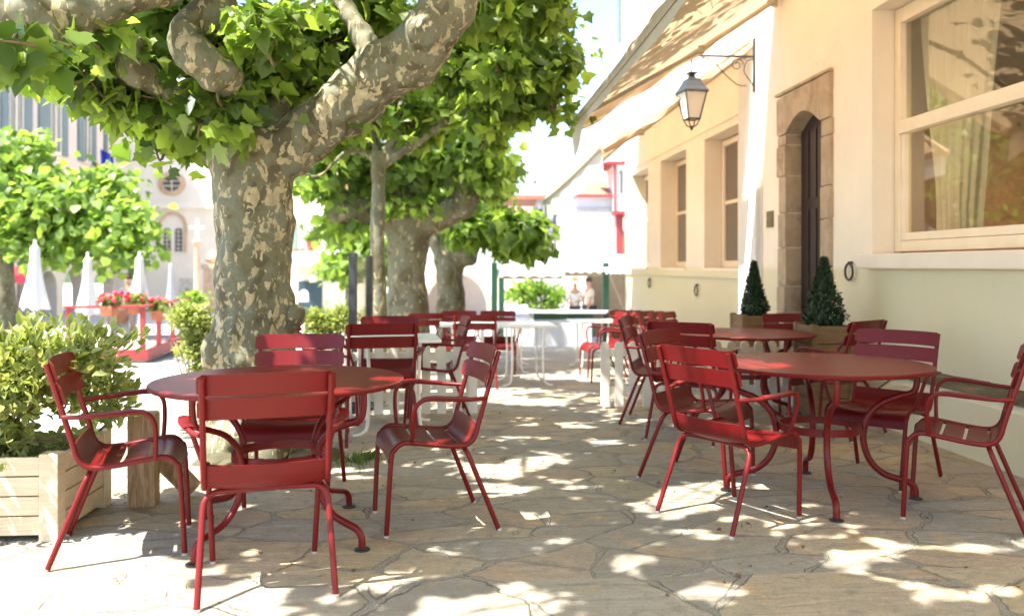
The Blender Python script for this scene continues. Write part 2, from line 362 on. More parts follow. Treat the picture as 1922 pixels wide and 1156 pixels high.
# ------------------------------------------------------------------ the ground
def sheet(name, x0, x1, ys, mat, dz=0, nx=2):
    ys = sorted(set(ys)); mb = MB(); xs = [x0+(x1-x0)*i/(nx-1) for i in range(nx)]
    vs = [(x, y, gz(y)+dz) for y in ys for x in xs]
    fs = [(j*nx+i, j*nx+i+1, (j+1)*nx+i+1, (j+1)*nx+i) for j in range(len(ys)-1) for i in range(nx-1)]
    return mb.add(vs, fs).build(name, mat, kind='structure')
sheet('plaza_ground', -160, 120, [-30, 3.48, 6.5, 22, 240], M['plaza'])
sheet('flagstone_pavement', -2.75, 3.62, [3.48, 6.5, 16, 19.4], M['flag'], .004)
sheet('edge_slab_pavement', -4.5, 3.62, [-4, 3.48], M['slabs'], .004)
def hills():
    mb = MB(); n = 60; vs = []
    for i in range(n+1):
        x = -140+i*6; h = 17+3*math.sin(i*.35)+2*math.sin(i*.9+1)+noise.noise((i*.4, 0, 0))*3
        vs += [(x, 225, -6), (x, 232, h*.6), (x, 260, h)]
    fs = [(i*3+k, (i+1)*3+k, (i+1)*3+k+1, i*3+k+1) for i in range(n) for k in range(2)]
    return mb.add(vs, fs).build('hills', simple('wooded_hill', (.05, .085, .04), .9, .4, .3, .8, bscale=1.5, bd=1), smooth=80, kind='structure')
hills()

# ------------------------------------------------------------------ restaurant building (right)
WX = 3.75
def facade_wall(x, y0, y1, z0, z1, opens, depth=.34):
    ys = sorted({y0, y1}|{v for o in opens for v in o[:2]}); zs = sorted({z0, z1}|{v for o in opens for v in o[2:4]})
    mb = MB()
    for a, b in zip(ys, ys[1:]):
        for c, d in zip(zs, zs[1:]):
            ym, zm = (a+b)/2, (c+d)/2
            if any(o[0] < ym < o[1] and o[2] < zm < o[3] for o in opens): continue
            mb.add([(x, a, c), (x, b, c), (x, b, d), (x, a, d)], [(0, 1, 2, 3)])
    for o in opens:
        a, b, c, d = o[:4]; X = x+(o[4] if len(o) > 4 else depth)
        mb.add([(x, a, c), (X, a, c), (X, a, d), (x, a, d)], [(0, 1, 2, 3)]); mb.add([(x, b, c), (X, b, c), (X, b, d), (x, b, d)], [(0, 1, 2, 3)])
        mb.add([(x, a, c), (X, a, c), (X, b, c), (x, b, c)], [(0, 1, 2, 3)]); mb.add([(x, a, d), (X, a, d), (X, b, d), (x, b, d)], [(0, 1, 2, 3)])
    return mb
rest = empty('restaurant_building', (0, 0, 0), 0, 'cream plastered restaurant building running along the right side of the terrace', 'building')
WIN = [(10.62, 12.16), (13.1, 14.7), (15.62, 17.05)]
BW = (3.6, 7.256, 1.40, 3.55, .26)
opens = [BW, (8.22, 9.12, -.2, 2.95, .20)]+[(a, b, 1.25, 3.13, .34) for a, b in WIN]
mb = facade_wall(WX, -3, 17.62, -1.2, 8.6, opens)
mb.add([(WX, 17.62, -1.2), (9, 17.62, -1.2), (9, 17.62, 8.6), (WX, 17.62, 8.6)], [(0, 1, 2, 3)])
mb.add([(WX, -3, -1.2), (9, -3, -1.2), (9, -3, 8.6), (WX, -3, 8.6)], [(0, 1, 2, 3)])
mb.add([(WX, -3, 8.6), (9, -3, 8.6), (9, 17.62, 8.6), (WX, 17.62, 8.6)], [(0, 1, 2, 3)])
mb.add([(9, -3, -1.2), (9, 17.62, -1.2), (9, 17.62, 8.6), (9, -3, 8.6)], [(0, 1, 2, 3)])
mb.build('wall', M['plaster'], rest)
# projecting end of the near part, string courses, sill band
mb = MB(); mb.box(WX-.07, WX-.002, 9.9, 10.5, -.6, 4.2); mb.build('pilaster', M['plaster_white'], rest)
mb = MB(); mb.cbox(WX-.035, WX+.02, 10.52, 17.6, 1.13, 1.235, .01); mb.build('sill_band', M['plaster'], rest)
mb = MB(); mb.cbox(WX-.02, WX+.02, 10.52, 17.6, 3.235, 3.27, .008); mb.build('string_course', M['plaster'], rest)
# plinth
mb = MB(); ys = [-2+i*.25 for i in range(37)]; vs = []
for y in ys:
    t = max(0, min(1, (7.05-y)/.7)); t = t*t*(3-2*t); w = noise.noise((y*1.7, 3, 0))*.012
    h = .16+.27*t; vs += [(3.5-.0*t+w, y, -.1), (3.5+w, y, h-.05), (3.52+w, y, h), (WX+.01, y, h+.04)]
fs = [(i*4+k, (i+1)*4+k, (i+1)*4+k+1, i*4+k+1) for i in range(len(ys)-1) for k in (0, 1)]
mb.add(vs, fs); mb.add([vs[-4], vs[-3], vs[-2], vs[-1], (WX+.01, ys[-1], -.1)], [(0, 1, 2, 3, 4)])
pl = mb.build('plinth', M['plaster'], rest)
mb = MB(); vs2 = []
for y in ys:
    t = max(0, min(1, (7.05-y)/.7)); t = t*t*(3-2*t); h = .16+.27*t; w = noise.noise((y*1.7, 3, 0))*.012; g = noise.noise((y*6, 1, 0))*.006
    vs2 += [(3.505+w, y, h+.001), (3.53+w, y, h+.016+g), (WX-.06, y, h+.045+g), (WX-.002, y, h+.05)]
mb.add(vs2, [(i*4+k, (i+1)*4+k, (i+1)*4+k+1, i*4+k+1) for i in range(len(ys)-1) for k in range(3)])
mb.build('ledge', M['moss_stone'], rest, 60)
# small windows
for i, (a, b) in enumerate(WIN):
    w = MB(); X = WX+.26; z0, z1 = 1.27, 3.10
    w.cbox(X, X+.06, a+.02, a+.10, z0, z1); w.cbox(X, X+.06, b-.10, b-.02, z0, z1)
    w.cbox(X, X+.06, a+.105, b-.105, z1-.08, z1); w.cbox(X, X+.06, a+.105, b-.105, z0, z0+.10)
    w.cbox(X-.012, X+.05, (a+b)/2-.05, (a+b)/2+.05, z0+.105, z1-.085)
    w.cbox(X+.01, X+.05, a+.105, (a+b)/2-.055, 2.18, 2.23); w.cbox(X+.01, X+.05, (a+b)/2+.055, b-.105, 2.18, 2.23)
    wo = w.build('window', M['frame'], rest)
    MB().box(X+.028, X+.034, a+.09, b-.09, z0+.09, z1-.07).build('pane', M['pane_beige'], wo)
    MB().cbox(WX-.03, X, a+.003, b-.003, z0-.05, z0-.003).build('sill', M['frame'], wo)
# big window
w = MB(); X = WX+.20; y0, y1 = 3.60, 7.25; z0, z1 = 1.42, 3.54
w.cbox(X, X+.10, y1-.10, y1-.004, z0, z1); w.cbox(X, X+.10, y0+.004, y0+.10, z0, z1)
w.cbox(X, X+.10, y0+.104, y1-.104, z1-.13, z1-.003); w.cbox(X, X+.10, y0+.104, y1-.104, z0, z0+.09)
w.cbox(X-.03, X+.07, y0+.104, y1-.104, 2.44, 2.55)
w.cbox(X+.005, X+.06, y1-.165, y1-.104, z0+.094, 2.437); w.cbox(X+.005, X+.06, y0+.104, y0+.165, z0+.094, 2.437)
w.cbox(X+.005, X+.06, y0+.17, y1-.17, z0+.094, z0+.16)
wo = w.build('window', M['frame'], rest, 30)
MB().box(X+.035, X+.041, y0+.1, y1-.1, z0+.08, 2.5).build('pane', M['glass'], wo)
MB().box(X+.055, X+.061, y0+.1, y1-.1, 2.5, z1-.12).build('pane', M['glass'], wo)
MB().cbox(WX-.09, X-.002, 3.3, 7.34, 1.27, 1.398, .012).build('sill', M['plaster'], wo)
# interior room
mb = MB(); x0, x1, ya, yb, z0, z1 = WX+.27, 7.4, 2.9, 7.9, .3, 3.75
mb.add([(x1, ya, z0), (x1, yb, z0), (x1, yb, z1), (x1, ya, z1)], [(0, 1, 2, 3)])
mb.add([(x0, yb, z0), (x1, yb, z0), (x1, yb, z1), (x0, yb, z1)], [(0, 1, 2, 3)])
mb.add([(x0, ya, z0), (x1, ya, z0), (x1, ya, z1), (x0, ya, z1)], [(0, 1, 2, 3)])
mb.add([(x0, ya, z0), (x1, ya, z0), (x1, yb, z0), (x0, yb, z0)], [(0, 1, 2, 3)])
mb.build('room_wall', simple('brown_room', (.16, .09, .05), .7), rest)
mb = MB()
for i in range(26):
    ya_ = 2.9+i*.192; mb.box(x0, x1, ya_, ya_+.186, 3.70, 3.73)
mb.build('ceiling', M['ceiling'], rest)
# door
MB().box(WX+.205, WX+.215, 8.1, 9.25, -.3, 3.1).build('door_recess', M['black_gap'], rest)
d = MB(); X = WX+.145
d.cbox(X, X+.05, 8.26, 9.10, -.2, 2.9); 
for k in range(4):
    for (za, zb) in ((.2, .9), (1.05, 1.9), (2.02, 2.75)): d.cbox(X-.012, X-.002, 8.32+k*.19, 8.46+k*.19, za, zb, .004)
do = d.build('door', M['dark_door'], rest); MB().lathe([(.001, -.03), (.02, -.028), (.03, -.01), (.02, .01), (.01, .03)], 12, Matrix.Translation((X-.04, 8.34, 1.0)) @ Matrix.Rotation(rad(90), 4, 'Y')).build('handle', M['brass'], do, 60)
s = MB(); random.seed(5)
def jamb(ya, yb, side):
    z = -.12
    while z < 2.72:
        h = random.uniform(.28, .5); h = min(h, 2.74-z) if 2.74-z < h+.12 else h
        j = random.uniform(-.03, .05) if side > 0 else random.uniform(-.05, .03)
        y0_, y1_ = (ya, yb+j*.6) if side > 0 else (ya-abs(j)*.6, yb)
        s.cbox(WX-random.uniform(.025, .045), WX+.195, y0_, y1_, z+.004, z+h-.004, .014); z += h
jamb(9.11, 9.32, 1); jamb(8.02, 8.225, -1)
n = 14; arc = [(9.10-(i/n)*.865, 2.745+.17*math.sin(math.pi*i/n)) for i in range(n+1)]
poly = [(9.33, 2.745)]+arc+[(8.02, 2.745), (8.01, 3.18), (9.34, 3.15)]
s.prism(poly, 'x', WX-.04, WX+.195); s.cbox(WX-.055, WX-.01, 8.0, 9.36, 3.185, 3.215, .006)
s.build('door_surround', M['door_stone'], rest, 40)
MB().cbox(WX-.02, WX+.01, 9.52, 9.70, 1.74, 1.93).build('wall_plaque', M['brass'], rest)
shp = MB().box(3.60, WX, 17.30, 17.34, 5.95, 8.5).build('shutter', M['plaster_lilac'], rest); MB().box(3.53, 3.598, 17.29, 17.35, 5.9, 8.5).build('shutter_edge', M['shutter'], shp)
MB().tube([(WX-.03, 9.80, 4.1), (WX-.03, 9.82, 3.2), (WX-.02, 9.86, 2.8), (WX-.02, 9.87, .1)], .008, 8).build('cable', M['plaster_white'], rest)

# curtains (things inside the window)
def curtain(label, top, bot, tie, X0, z0=1.52, z1=3.62, amp=.035, folds=13, group=None):
    nv, nu = 40, 90; vs = []
    for j in range(nv+1):
        t = j/nv; z = z1+(z0-z1)*t; s_ = t*t*(3-2*t)
        ya = top[0]+(bot[0]-top[0])*s_**tie; yb = top[1]+(bot[1]-top[1])*t**.8
        for i in range(nu+1):
            u = i/nu; ph = u*folds*2*math.pi+.6*math.sin(3*t+u*5)
            vs.append((X0+amp*math.sin(ph)+.02*noise.noise((u*4, t*3, 1)), ya+(yb-ya)*u+.012*math.sin(ph*.5), z+.012*math.cos(ph)*(1 if j == 0 else .2)))
    fs = [(j*(nu+1)+i, j*(nu+1)+i+1, (j+1)*(nu+1)+i+1, (j+1)*(nu+1)+i) for j in range(nv) for i in range(nu)]
    o = MB().add(vs, fs).build('curtain', M['curtain'], smooth=70); return tag(o, label, 'curtain', 'linen curtains in the large window')
curtain('cream linen curtain gathered narrower at the bottom, left half of the large window', (7.12, 5.95), (6.85, 6.30), .9, 4.12)
curtain('second cream curtain at the right edge of the photo inside the large window', (5.95, 4.6), (5.5, 4.6), .6, 4.2)
def lamp_mat():
    m, nt, bs, out = mat_new('lit_orange_shade'); bs.inputs['Base Color'].default_value = (.8, .35, .08, 1)
    bs.inputs['Emission Color'].default_value = (1, .42, .10, 1); bs.inputs['Emission Strength'].default_value = .25; return m
lp = empty('pendant_lamp', (5.3, 6.9, 2.32), 0, 'orange disc shaped pendant lamp hanging inside behind the large window', 'lamp')
MB().lathe([(.001, .10), (.03, .09), (.05, .05), (.20, .01), (.21, -.005), (.001, -.006)], 28).build('lamp_shade', lamp_mat(), lp, 50)
li = bpy.data.lights.new('pendant_fill', 'POINT'); li.energy = 26; li.color = (1, .78, .5); li.shadow_soft_size = .08  # point light added below the shade to brighten the curtains
lio = bpy.data.objects.new('fill_light', li); COL.objects.link(lio); lio.parent = lp; lio.location = (0, 0, -.12)
MB().tube([(0, 0, .1), (0, 0, 1.37)], .004, 6).build('cord', M['black_iron'], lp)

# wall rings
def ring(y, z, label):
    o = empty('wall_ring', (WX-.025, y, z), 0, label, 'ring', 'iron rings on the cream wall')
    MB().tube([(-.01, .075*math.sin(a), .075*math.cos(a)) for a in [2*math.pi*k/28 for k in range(29)]], .011, 8, False).build('hoop', M['black_iron'], o, 60)
    MB().tube([(.04, 0, .085), (-.012, 0, .085), (-.02, 0, .07)], .012, 8).build('bolt', M['black_iron'], o, 60)
ring(7.62, 1.24, 'iron hoop ring on the cream wall between the doorway and the large window')
ring(12.45, .93, 'small iron ring low on the cream wall beneath the nearest small window')
ring(15.4, .98, 'tiny iron ring low on the cream wall beneath the farthest small windows')

# lantern
LY = 9.93; ln = empty('wall_lantern', (WX-.07, LY, 3.79), 0, 'black wrought iron lantern with frosted panes hanging from a scrolled wall bracket', 'lantern')
b = MB(); b.cbox(-.02, .0, -.022, .022, -.42, .22, .004); b.cbox(-.80, -.021, -.012, .012, -.012, .012, .003)
b.tube(bez([(-.02, 0, -.03), (-.10, 0, -.06), (-.13, 0, -.18), (-.05, 0, -.30), (-.02, 0, -.35)], 8), .007, 6)
def scroll(cx, cz, r0, turns, dirn, a0):
    return [(cx+r0*(1-k/40*.75)*math.cos(a0+dirn*turns*2*math.pi*k/40), 0, cz+r0*(1-k/40*.75)*math.sin(a0+dirn*turns*2*math.pi*k/40)) for k in range(41)]
b.tube(scroll(-.22, -.10, .08, 1.4, 1, 0), .006, 6); b.tube(scroll(-.60, -.075, .055, 1.3, -1, math.pi), .006, 6)
b.tube(bez([(-.65, 0, -.02), (-.52, 0, -.05), (-.38, 0, -.2), (-.22, 0, -.33), (-.10, 0, -.35)], 8), .007, 6)
b.build('bracket', M['black_iron'], ln, 40)
hx = -.77
h = MB(); h.tube([(hx, 0, -.01), (hx, 0, -.08)], .014, 8); 
for k in range(3): h.tube([(hx+.015*math.cos(a)*(k % 2), .015*math.cos(a)*((k+1) % 2), -.10-.035*k+.02*math.sin(a)) for a in [2*math.pi*j/12 for j in range(13)]], .005, 6, False)
h.build('hook_chain', M['black_iron'], ln, 60)
Mt = Matrix.Translation((hx, 0, -.19))
def sq(prof, name, mat, par, thick=None):   # 4-sided lathe
    m = MB(); vs = []
    for r, z in prof:
        for k in range(4):
            a = rad(45+90*k+8); vs.append(Mt @ Vector((r*1.414*math.cos(a), r*1.414*math.sin(a), z)))
    n = len(prof); m.add(vs, [(i*4+k, i*4+(k+1) % 4, (i+1)*4+(k+1) % 4, (i+1)*4+k) for i in range(n-1) for k in range(4)]+[(3, 2, 1, 0), tuple((n-1)*4+k for k in range(4))])
    return m.build(name, mat, par)
sq([(.012, .0), (.05, -.01), (.05, -.03), (.03, -.04), (.035, -.07), (.08, -.10), (.085, -.12), (.12, -.19), (.15, -.235), (.155, -.255), (.13, -.255)], 'lantern_roof', M['black_iron'], ln)
sq([(.128, -.258), (.07, -.56)], 'glass_panes', M['frost'], ln)
c_ = MB()
for k in range(4):
    a = rad(45+90*k+8); e0 = Mt @ Vector((.133*1.414*math.cos(a), .133*1.414*math.sin(a), -.25)); e1 = Mt @ Vector((.073*1.414*math.cos(a), .073*1.414*math.sin(a), -.565))
    c_.tube([e0, e1], .009, 6); a2 = rad(45+90*(k+1)+8); e2 = Mt @ Vector((.073*1.414*math.cos(a2), .073*1.414*math.sin(a2), -.565)); c_.tube([e1, e2], .009, 6)
    e3 = Mt @ Vector((0, 0, -.67)); c_.tube([e1, (e1*.6+e3*.4)+Vector((0, 0, -.03)), e3], .008, 6)
c_.lathe([(.004, -.70), (.02, -.68), (.018, -.66), (.004, -.64)], 10, Mt); c_.build('cage', M['black_iron'], ln, 40)

# awnings
def awning(name_lab, y0, y1, wz, fx, fz0, fz1, val, arms, vm='valance'):
    a = empty('awning', (WX, y0, wz), 0, name_lab, 'awning', 'canvas awnings over the terrace')
    O = Vector((WX, y0, wz)); L = y1-y0; nu, nv = 60, 18; vs = []
    def fabric(u, v):
        fz = fz0+(fz1-fz0)*u; x = WX-.05+(fx+.02-WX+.05)*v; z = wz+(fz+.03-wz)*v
        z += -.05*math.sin(math.pi*v)+.05*noise.noise((u*L*1.3, v*1.2, wz))*(.3+v)+.02*noise.noise((u*L*4, v*1.5, wz))-.03*abs(math.sin(u*L*2.2))*v**2
        return Vector((x, y0+L*u, z))
    for i in range(nu+1):
        for j in range(nv+1): vs.append(fabric(i/nu, j/nv)-O)
    fs = [(i*(nv+1)+j, (i+1)*(nv+1)+j, (i+1)*(nv+1)+j+1, i*(nv+1)+j+1) for i in range(nu) for j in range(nv)]
    MB().add(vs, fs).build('fabric', M['awning'], a, 80)
    bar = MB(); pts = []
    for i in range(21):
        u = i/20; pts.append(Vector((fx, y0+L*u, fz0+(fz1-fz0)*u-.04*math.sin(math.pi*u)))-O)
    bar.tube(pts, .032, 8, True, .7); bar.build('front_bar', M['alu'], a, 40)
    vs = []; nv = 8
    for i in range(nu*2+1):
        u = i/(nu*2); yy = y0+L*u; hgt = val(u)*(1+.18*noise.noise((yy*1.1, 0, 4)))
        for j in range(nv+1):
            v = j/nv; sway = .07*noise.noise((yy*1.1, v*.7, 2))*v+.018*math.sin(yy*5)*v
            vs.append(Vector((fx+.015+(.12*hgt)*v**1.3+sway*min(1, hgt*4), yy+.03*noise.noise((yy*2, v, 8))*v, fz0+(fz1-fz0)*u-.04*math.sin(math.pi*u)-.02-hgt*v))-O)
    fs = [(i*(nv+1)+j, (i+1)*(nv+1)+j, (i+1)*(nv+1)+j+1, i*(nv+1)+j+1) for i in range(nu*2) for j in range(nv)]
    MB().add(vs, fs).build('valance', M[vm], a, 80)
    for (uu, sg) in ((1.0, 1), (0.0, -1)):      # loose side hems
        vs = []; nn_ = 40
        for i in range(nn_+1):
            v = i/nn_; p = fabric(uu, v)-O; dr = .07+.06*noise.noise((v*3.1, uu, 2))+.05*v+.02*math.sin(v*23)
            vs += [p+Vector((0, sg*.004, 0)), p+Vector((0, sg*(.03+.02*math.sin(v*15)), -dr*.5)), p+Vector((0, sg*(.02+.03*math.sin(v*11)), -dr))]
        MB().add(vs, [(i*3+k, (i+1)*3+k, (i+1)*3+k+1, i*3+k+1) for i in range(nn_) for k in (0, 1)]).build('side_hem', M['awning'], a, 80)
    rl = MB(); rl.tube([Vector((WX-.07, y0, wz))-O, Vector((WX-.07, y1, wz))-O], .05, 12); rl.build('roller', M['alu'], a, 50)
    for (sy, ex, ey, ty) in arms:
        def on(x, y, off=-.09):
            v = (WX-x)/(WX-fx); u = (y-y0)/L; fz = fz0+(fz1-fz0)*u; return Vector((x, y, wz+(fz-wz)*v+off*math.sin(math.pi*min(1, v))-.04))-O
        p0, p1, p2 = on(WX-.08, sy, 0), on(ex, ey), on(fx+.03, ty, 0)
        ar = MB(); ar.tube([p0, p1], .026, 8); ar.tube([p1, p2], .022, 8); ar.tube([p1+Vector((0, 0, .04)), p1-Vector((0, 0, .04))], .036, 10); ar.tube([p0+Vector((0, 0, .06)), p0-Vector((0, 0, .06))], .04, 10)
        ar.build('folding_arm', M['alu'], a, 40)
    return a
awning('near orange glowing canvas awning above the dark doorway and lantern', 2.2, 9.48, 4.35, 1.39, 3.05, 2.86,
       lambda u: .075+.27*max(0, (u-.84)/.16)**1.6, [(9.3, 2.62, 8.6, 8.8), (3.2, 2.6, 4.0, 3.6)])
awning('farther pale canvas awning above the three small windows', 10.02, 16.4, 4.0, 1.83, 2.70, 2.53,
       lambda u: .26+.12*u, [(10.25, 2.6, 11.2, 10.8), (16.2, 2.7, 15.3, 15.7)], 'white_fabric')  # white valance cloth stands in for sun falling on it

# ------------------------------------------------------------------ chairs
def make_chair(group, label):
    root = empty('armchair', (0, 0, 0), 0, label, 'chair', group)
    prof = [(.272, .0), (.252, .36), (.236, .415), (.19, .447), (.10, .438), (0, .424), (-.085, .418), (-.130, .430), (-.160, .468), (-.181, .545), (-.243, .76), (-.277, .872)]
    def xs(z): return .215+.02*min(1, z/.4)+.006*max(0, z-.45)
    R = .0125
    for s_ in (-1, 1):
        full = bez([(s_*xs(z), y, z) for y, z in prof], 5)
        k = 5*4    # split where the leg meets the seat rail
        leg = MB().tube(full[:k+1], R, 10, True).build('leg', M['red'], root, 50)
        MB().lathe([(.012, -.001), (.0135, .0), (.0135, .010), (.010, .012)], 10, Matrix.Translation((s_*.215, .272, 0))).build('foot_glide', M['cap'], leg, 50)
        MB().tube(full[k:], R, 10, True).build('side_rail', M['red'], root, 50)
        rl = fil([(s_*.255, -.272, 0), (s_*.236, -.112, .402), (s_*.10, -.105, .404)], .07, 6)
        leg = MB().tube(rl, R, 10, True).build('leg', M['red'], root, 50)
        MB().lathe([(.012, -.001), (.0135, .0), (.0135, .010), (.010, .012)], 10, Matrix.Translation((s_*.255, -.272, 0))).build('foot_glide', M['cap'], leg, 50)
        ap = bez([(s_*.245, -.212, .645), (s_*.285, -.13, .648), (s_*.312, -.02, .656), (s_*.315, .075, .662), (s_*.312, .118, .655), (s_*.303, .148, .62), (s_*.285, .156, .56), (s_*.262, .155, .49), (s_*.242, .152, .447)], 6)
        arm = MB().tube(ap, .0105, 10, True).build('armrest', M['red'], root, 50)
        pad = MB(); vs = []
        pp = bez([(s_*.292, -.100, .660), (s_*.315, -.01, .669), (s_*.320, .065, .675), (s_*.318, .118, .668)], 6)
        for i, p in enumerate(pp):
            t = (pp[min(i+1, len(pp)-1)]-pp[max(i-1, 0)]).normalized(); q = t.cross(Vector((0, 0, 1))).normalized(); w = .023
            vs += [p-q*w-Vector((0, 0, .005)), p-q*w*.9+Vector((0, 0, .001)), p+Vector((0, 0, .004)), p+q*w*.9+Vector((0, 0, .001)), p+q*w-Vector((0, 0, .005))]
        n = len(pp); pad.add(vs, [(i*5+k, i*5+(k+1) % 5, (i+1)*5+(k+1) % 5, (i+1)*5+k) for i in range(n-1) for k in range(5)]+[(0, 1, 2, 3, 4), tuple((n-1)*5+k for k in (4, 3, 2, 1, 0))])
        pad.build('pad', M['red'], arm, 60)
    MB().tube([(-.10, -.105, .404), (0, -.104, .4035), (.10, -.105, .404)], R, 10).build('cross_tube', M['red'], root, 50)
    # seat: four cross slats following the rails, dished in the middle
    sp = bez([(0, .268, .355), (0, .254, .405), (0, .222, .437), (0, .175, .449), (0, .10, .441), (0, 0, .428), (0, -.085, .423), (0, -.128, .434), (0, -.152, .470), (0, -.165, .520)], 12)
    cum = [0]
    for i in range(1, len(sp)): cum.append(cum[-1]+(sp[i]-sp[i-1]).length)
    T = cum[-1]; cuts = [(0, .385), (.405, .575), (.595, .765), (.785, 1.0)]
    seat = MB()
    for c0, c1 in cuts:
        idx = [i for i in range(len(sp)) if c0*T <= cum[i] <= c1*T]; nu = 10; vs = []; fs = []
        for side in (0, 1):
            for i in idx:
                t = (sp[min(i+1, len(sp)-1)]-sp[max(i-1, 0)]).normalized(); nn = Vector((0, t.z, -t.y)); nn = nn if nn.z > 0 else -nn
                if abs(nn.z) < .3: nn = Vector((0, abs(nn.y) if sp[i].y > 0 else abs(nn.y), abs(nn.z)))
                for u in range(nu+1):
                    x = -.232+.464*u/nu; dish = -.016*(1-(x/.232)**2)
                    vs.append(sp[i]+Vector((x, 0, 0))+nn*(dish-(.005 if side else 0)))
        m = len(idx); W_ = nu+1
        for side in (0, 1):
            o_ = side*m*W_
            for i in range(m-1):
                for u in range(nu): fs.append((o_+i*W_+u, o_+i*W_+u+1, o_+(i+1)*W_+u+1, o_+(i+1)*W_+u))
        B = m*W_
        for u in range(nu):
            fs.append((u, u+1, B+u+1, B+u)); fs.append(((m-1)*W_+u, (m-1)*W_+u+1, B+(m-1)*W_+u+1, B+(m-1)*W_+u))
        for i in range(m-1):
            fs.append((i*W_, (i+1)*W_, B+(i+1)*W_, B+i*W_)); fs.append((i*W_+nu, (i+1)*W_+nu, B+(i+1)*W_+nu, B+i*W_+nu))
        seat.add(vs, fs)
    seat.build('seat', M['red'], root, 40)
    # back bands
    def yb(z): return -.181-.295*(z-.545)
    for (z0, z1) in ((.700, .784), (.796, .880)):
        mb = MB(); nu = 26; nv = 6; vs = []
        for side in (0, 1):
            for j in range(nv+1):
                v = j/nv
                for i in range(nu+1):
                    u = -1+2*i/nu; rnd = max(0, abs(u)-.955)/.045; hh = (z1-z0)*(1-.30*rnd**2)
                    z = (z0+z1)/2+(v-.5)*hh; x = u*.258
                    vs.append((x, yb(z)+.016-.030*(1-u*u)+.010*abs(u)**6+(.005 if side else 0), z+.004*(1-u*u)))
        W_ = nu+1; B = (nv+1)*W_; fs = []
        for o_ in (0, B):
            for j in range(nv):
                for i in range(nu): fs.append((o_+j*W_+i, o_+j*W_+i+1, o_+(j+1)*W_+i+1, o_+(j+1)*W_+i))
        for i in range(nu): fs += [(i, i+1, B+i+1, B+i), (nv*W_+i, nv*W_+i+1, B+nv*W_+i+1, B+nv*W_+i)]
        for j in range(nv): fs += [(j*W_, (j+1)*W_, B+(j+1)*W_, B+j*W_), (j*W_+nu, (j+1)*W_+nu, B+(j+1)*W_+nu, B+j*W_+nu)]
        mb.add(vs, fs).build('back_slat', M['red'], root, 35)
    return root
GC = 'dark red metal armchairs on the terrace'
chairs = [  # x, y, rz, label
    (-.737, 3.571, 13, 'red armchair seen from behind, in front of the left round table'),
    (-1.477, 4.048, -76, 'leftmost red armchair, side on beside the leafy wooden planter'),
    (-.061, 4.348, 102, 'red armchair in profile at the right of the left round table, facing left'),
    (-.856, 4.891, -179, 'red armchair behind the left round table, its back against the mottled trunk'),
    (1.461, 4.295, -61, 'red armchair with sunlight striping its backrest, at the front of the right table'),
    (1.545, 5.144, -131, 'red armchair behind the sun striped one, on the left of the right round table'),
    (2.648, 5.013, 131, 'red armchair behind the right round table, facing the camera below the window sill'),
    (2.673, 4.206, 55, 'rightmost red armchair, cut by the right edge of the photo'),
    (1.771, 7.083, -112, 'red armchair at the left end of the back round table, beside the white fence'),
    (1.839, 6.3, -35, 'red armchair seen from behind, in front of the back round table'),
    (3.27, 7.75, 172, 'red armchair between the two cone shaped evergreens, behind the back table'),
    (3.003, 6.371, 35, 'red armchair close to the wall, between the two right hand round tables'),
    (-.491, 6.363, 9.6, 'red armchair seen from behind at the near white table, left of the aisle'),
    (-.50, 7.35, 178, 'red armchair facing the camera on the far side of the near white table'),
    (-.08, 7.75, 95, 'red armchair side on behind the picket fence, right of the near white table'),
    (-1.05, 7.4, -70, 'red armchair whose backrest peeks out left of the dark upright stand'),
    (.33, 10.15, 2, 'red armchair seen from behind with white balusters showing through it'),
    (-.28, 12.0, 5, 'red armchair in front of the second plane trunk, left of the farther ones'),
    (.18, 12.4, 176, 'far red armchair facing the camera at the foot of the fourth trunk'),
    (.75, 12.2, 178, 'far red armchair left of the white tables, catching a red glint'),
]
proto = None
for i, (x, y, rz, lab) in enumerate(chairs):
    if i == 0: proto = o = make_chair(GC, lab)
    else: o = copy_tree(proto)
    o.location = (x, y, gz(y)+.004); o.rotation_euler.z = rad(rz); tag(o, lab, 'chair', GC)
rows = ['nearest red chair of the distant row tilted along the cream wall', 'second nearest red chair of the distant row along the cream wall', 'third red chair from the camera in the distant row along the wall', 'fourth red chair from the camera in the distant row along the wall', 'fifth red chair from the camera in the distant row along the wall', 'farthest red chair of the distant row along the cream wall']
for i, lab in enumerate(rows):
    o = copy_tree(proto); t = i/5; p = PG(1288-108*t, 10.7+2.9*t)
    o.location = p; o.rotation_euler.z = rad(-127+7*math.sin(i*3)); tag(o, lab, 'chair', 'row of red chairs along the far wall')
for i, (px, d_, rz, lab) in enumerate(((1132, 11.6, 95, 'glossy red chair in the sun, at the left of the distant chair row'), (1150, 10.9, 80, 'red chair just right of the glossy one, before the distant row'))):
    o = copy_tree(proto); o.location = PG(px, d_); o.rotation_euler.z = rad(rz); tag(o, lab, 'chair', 'row of red chairs along the far wall')

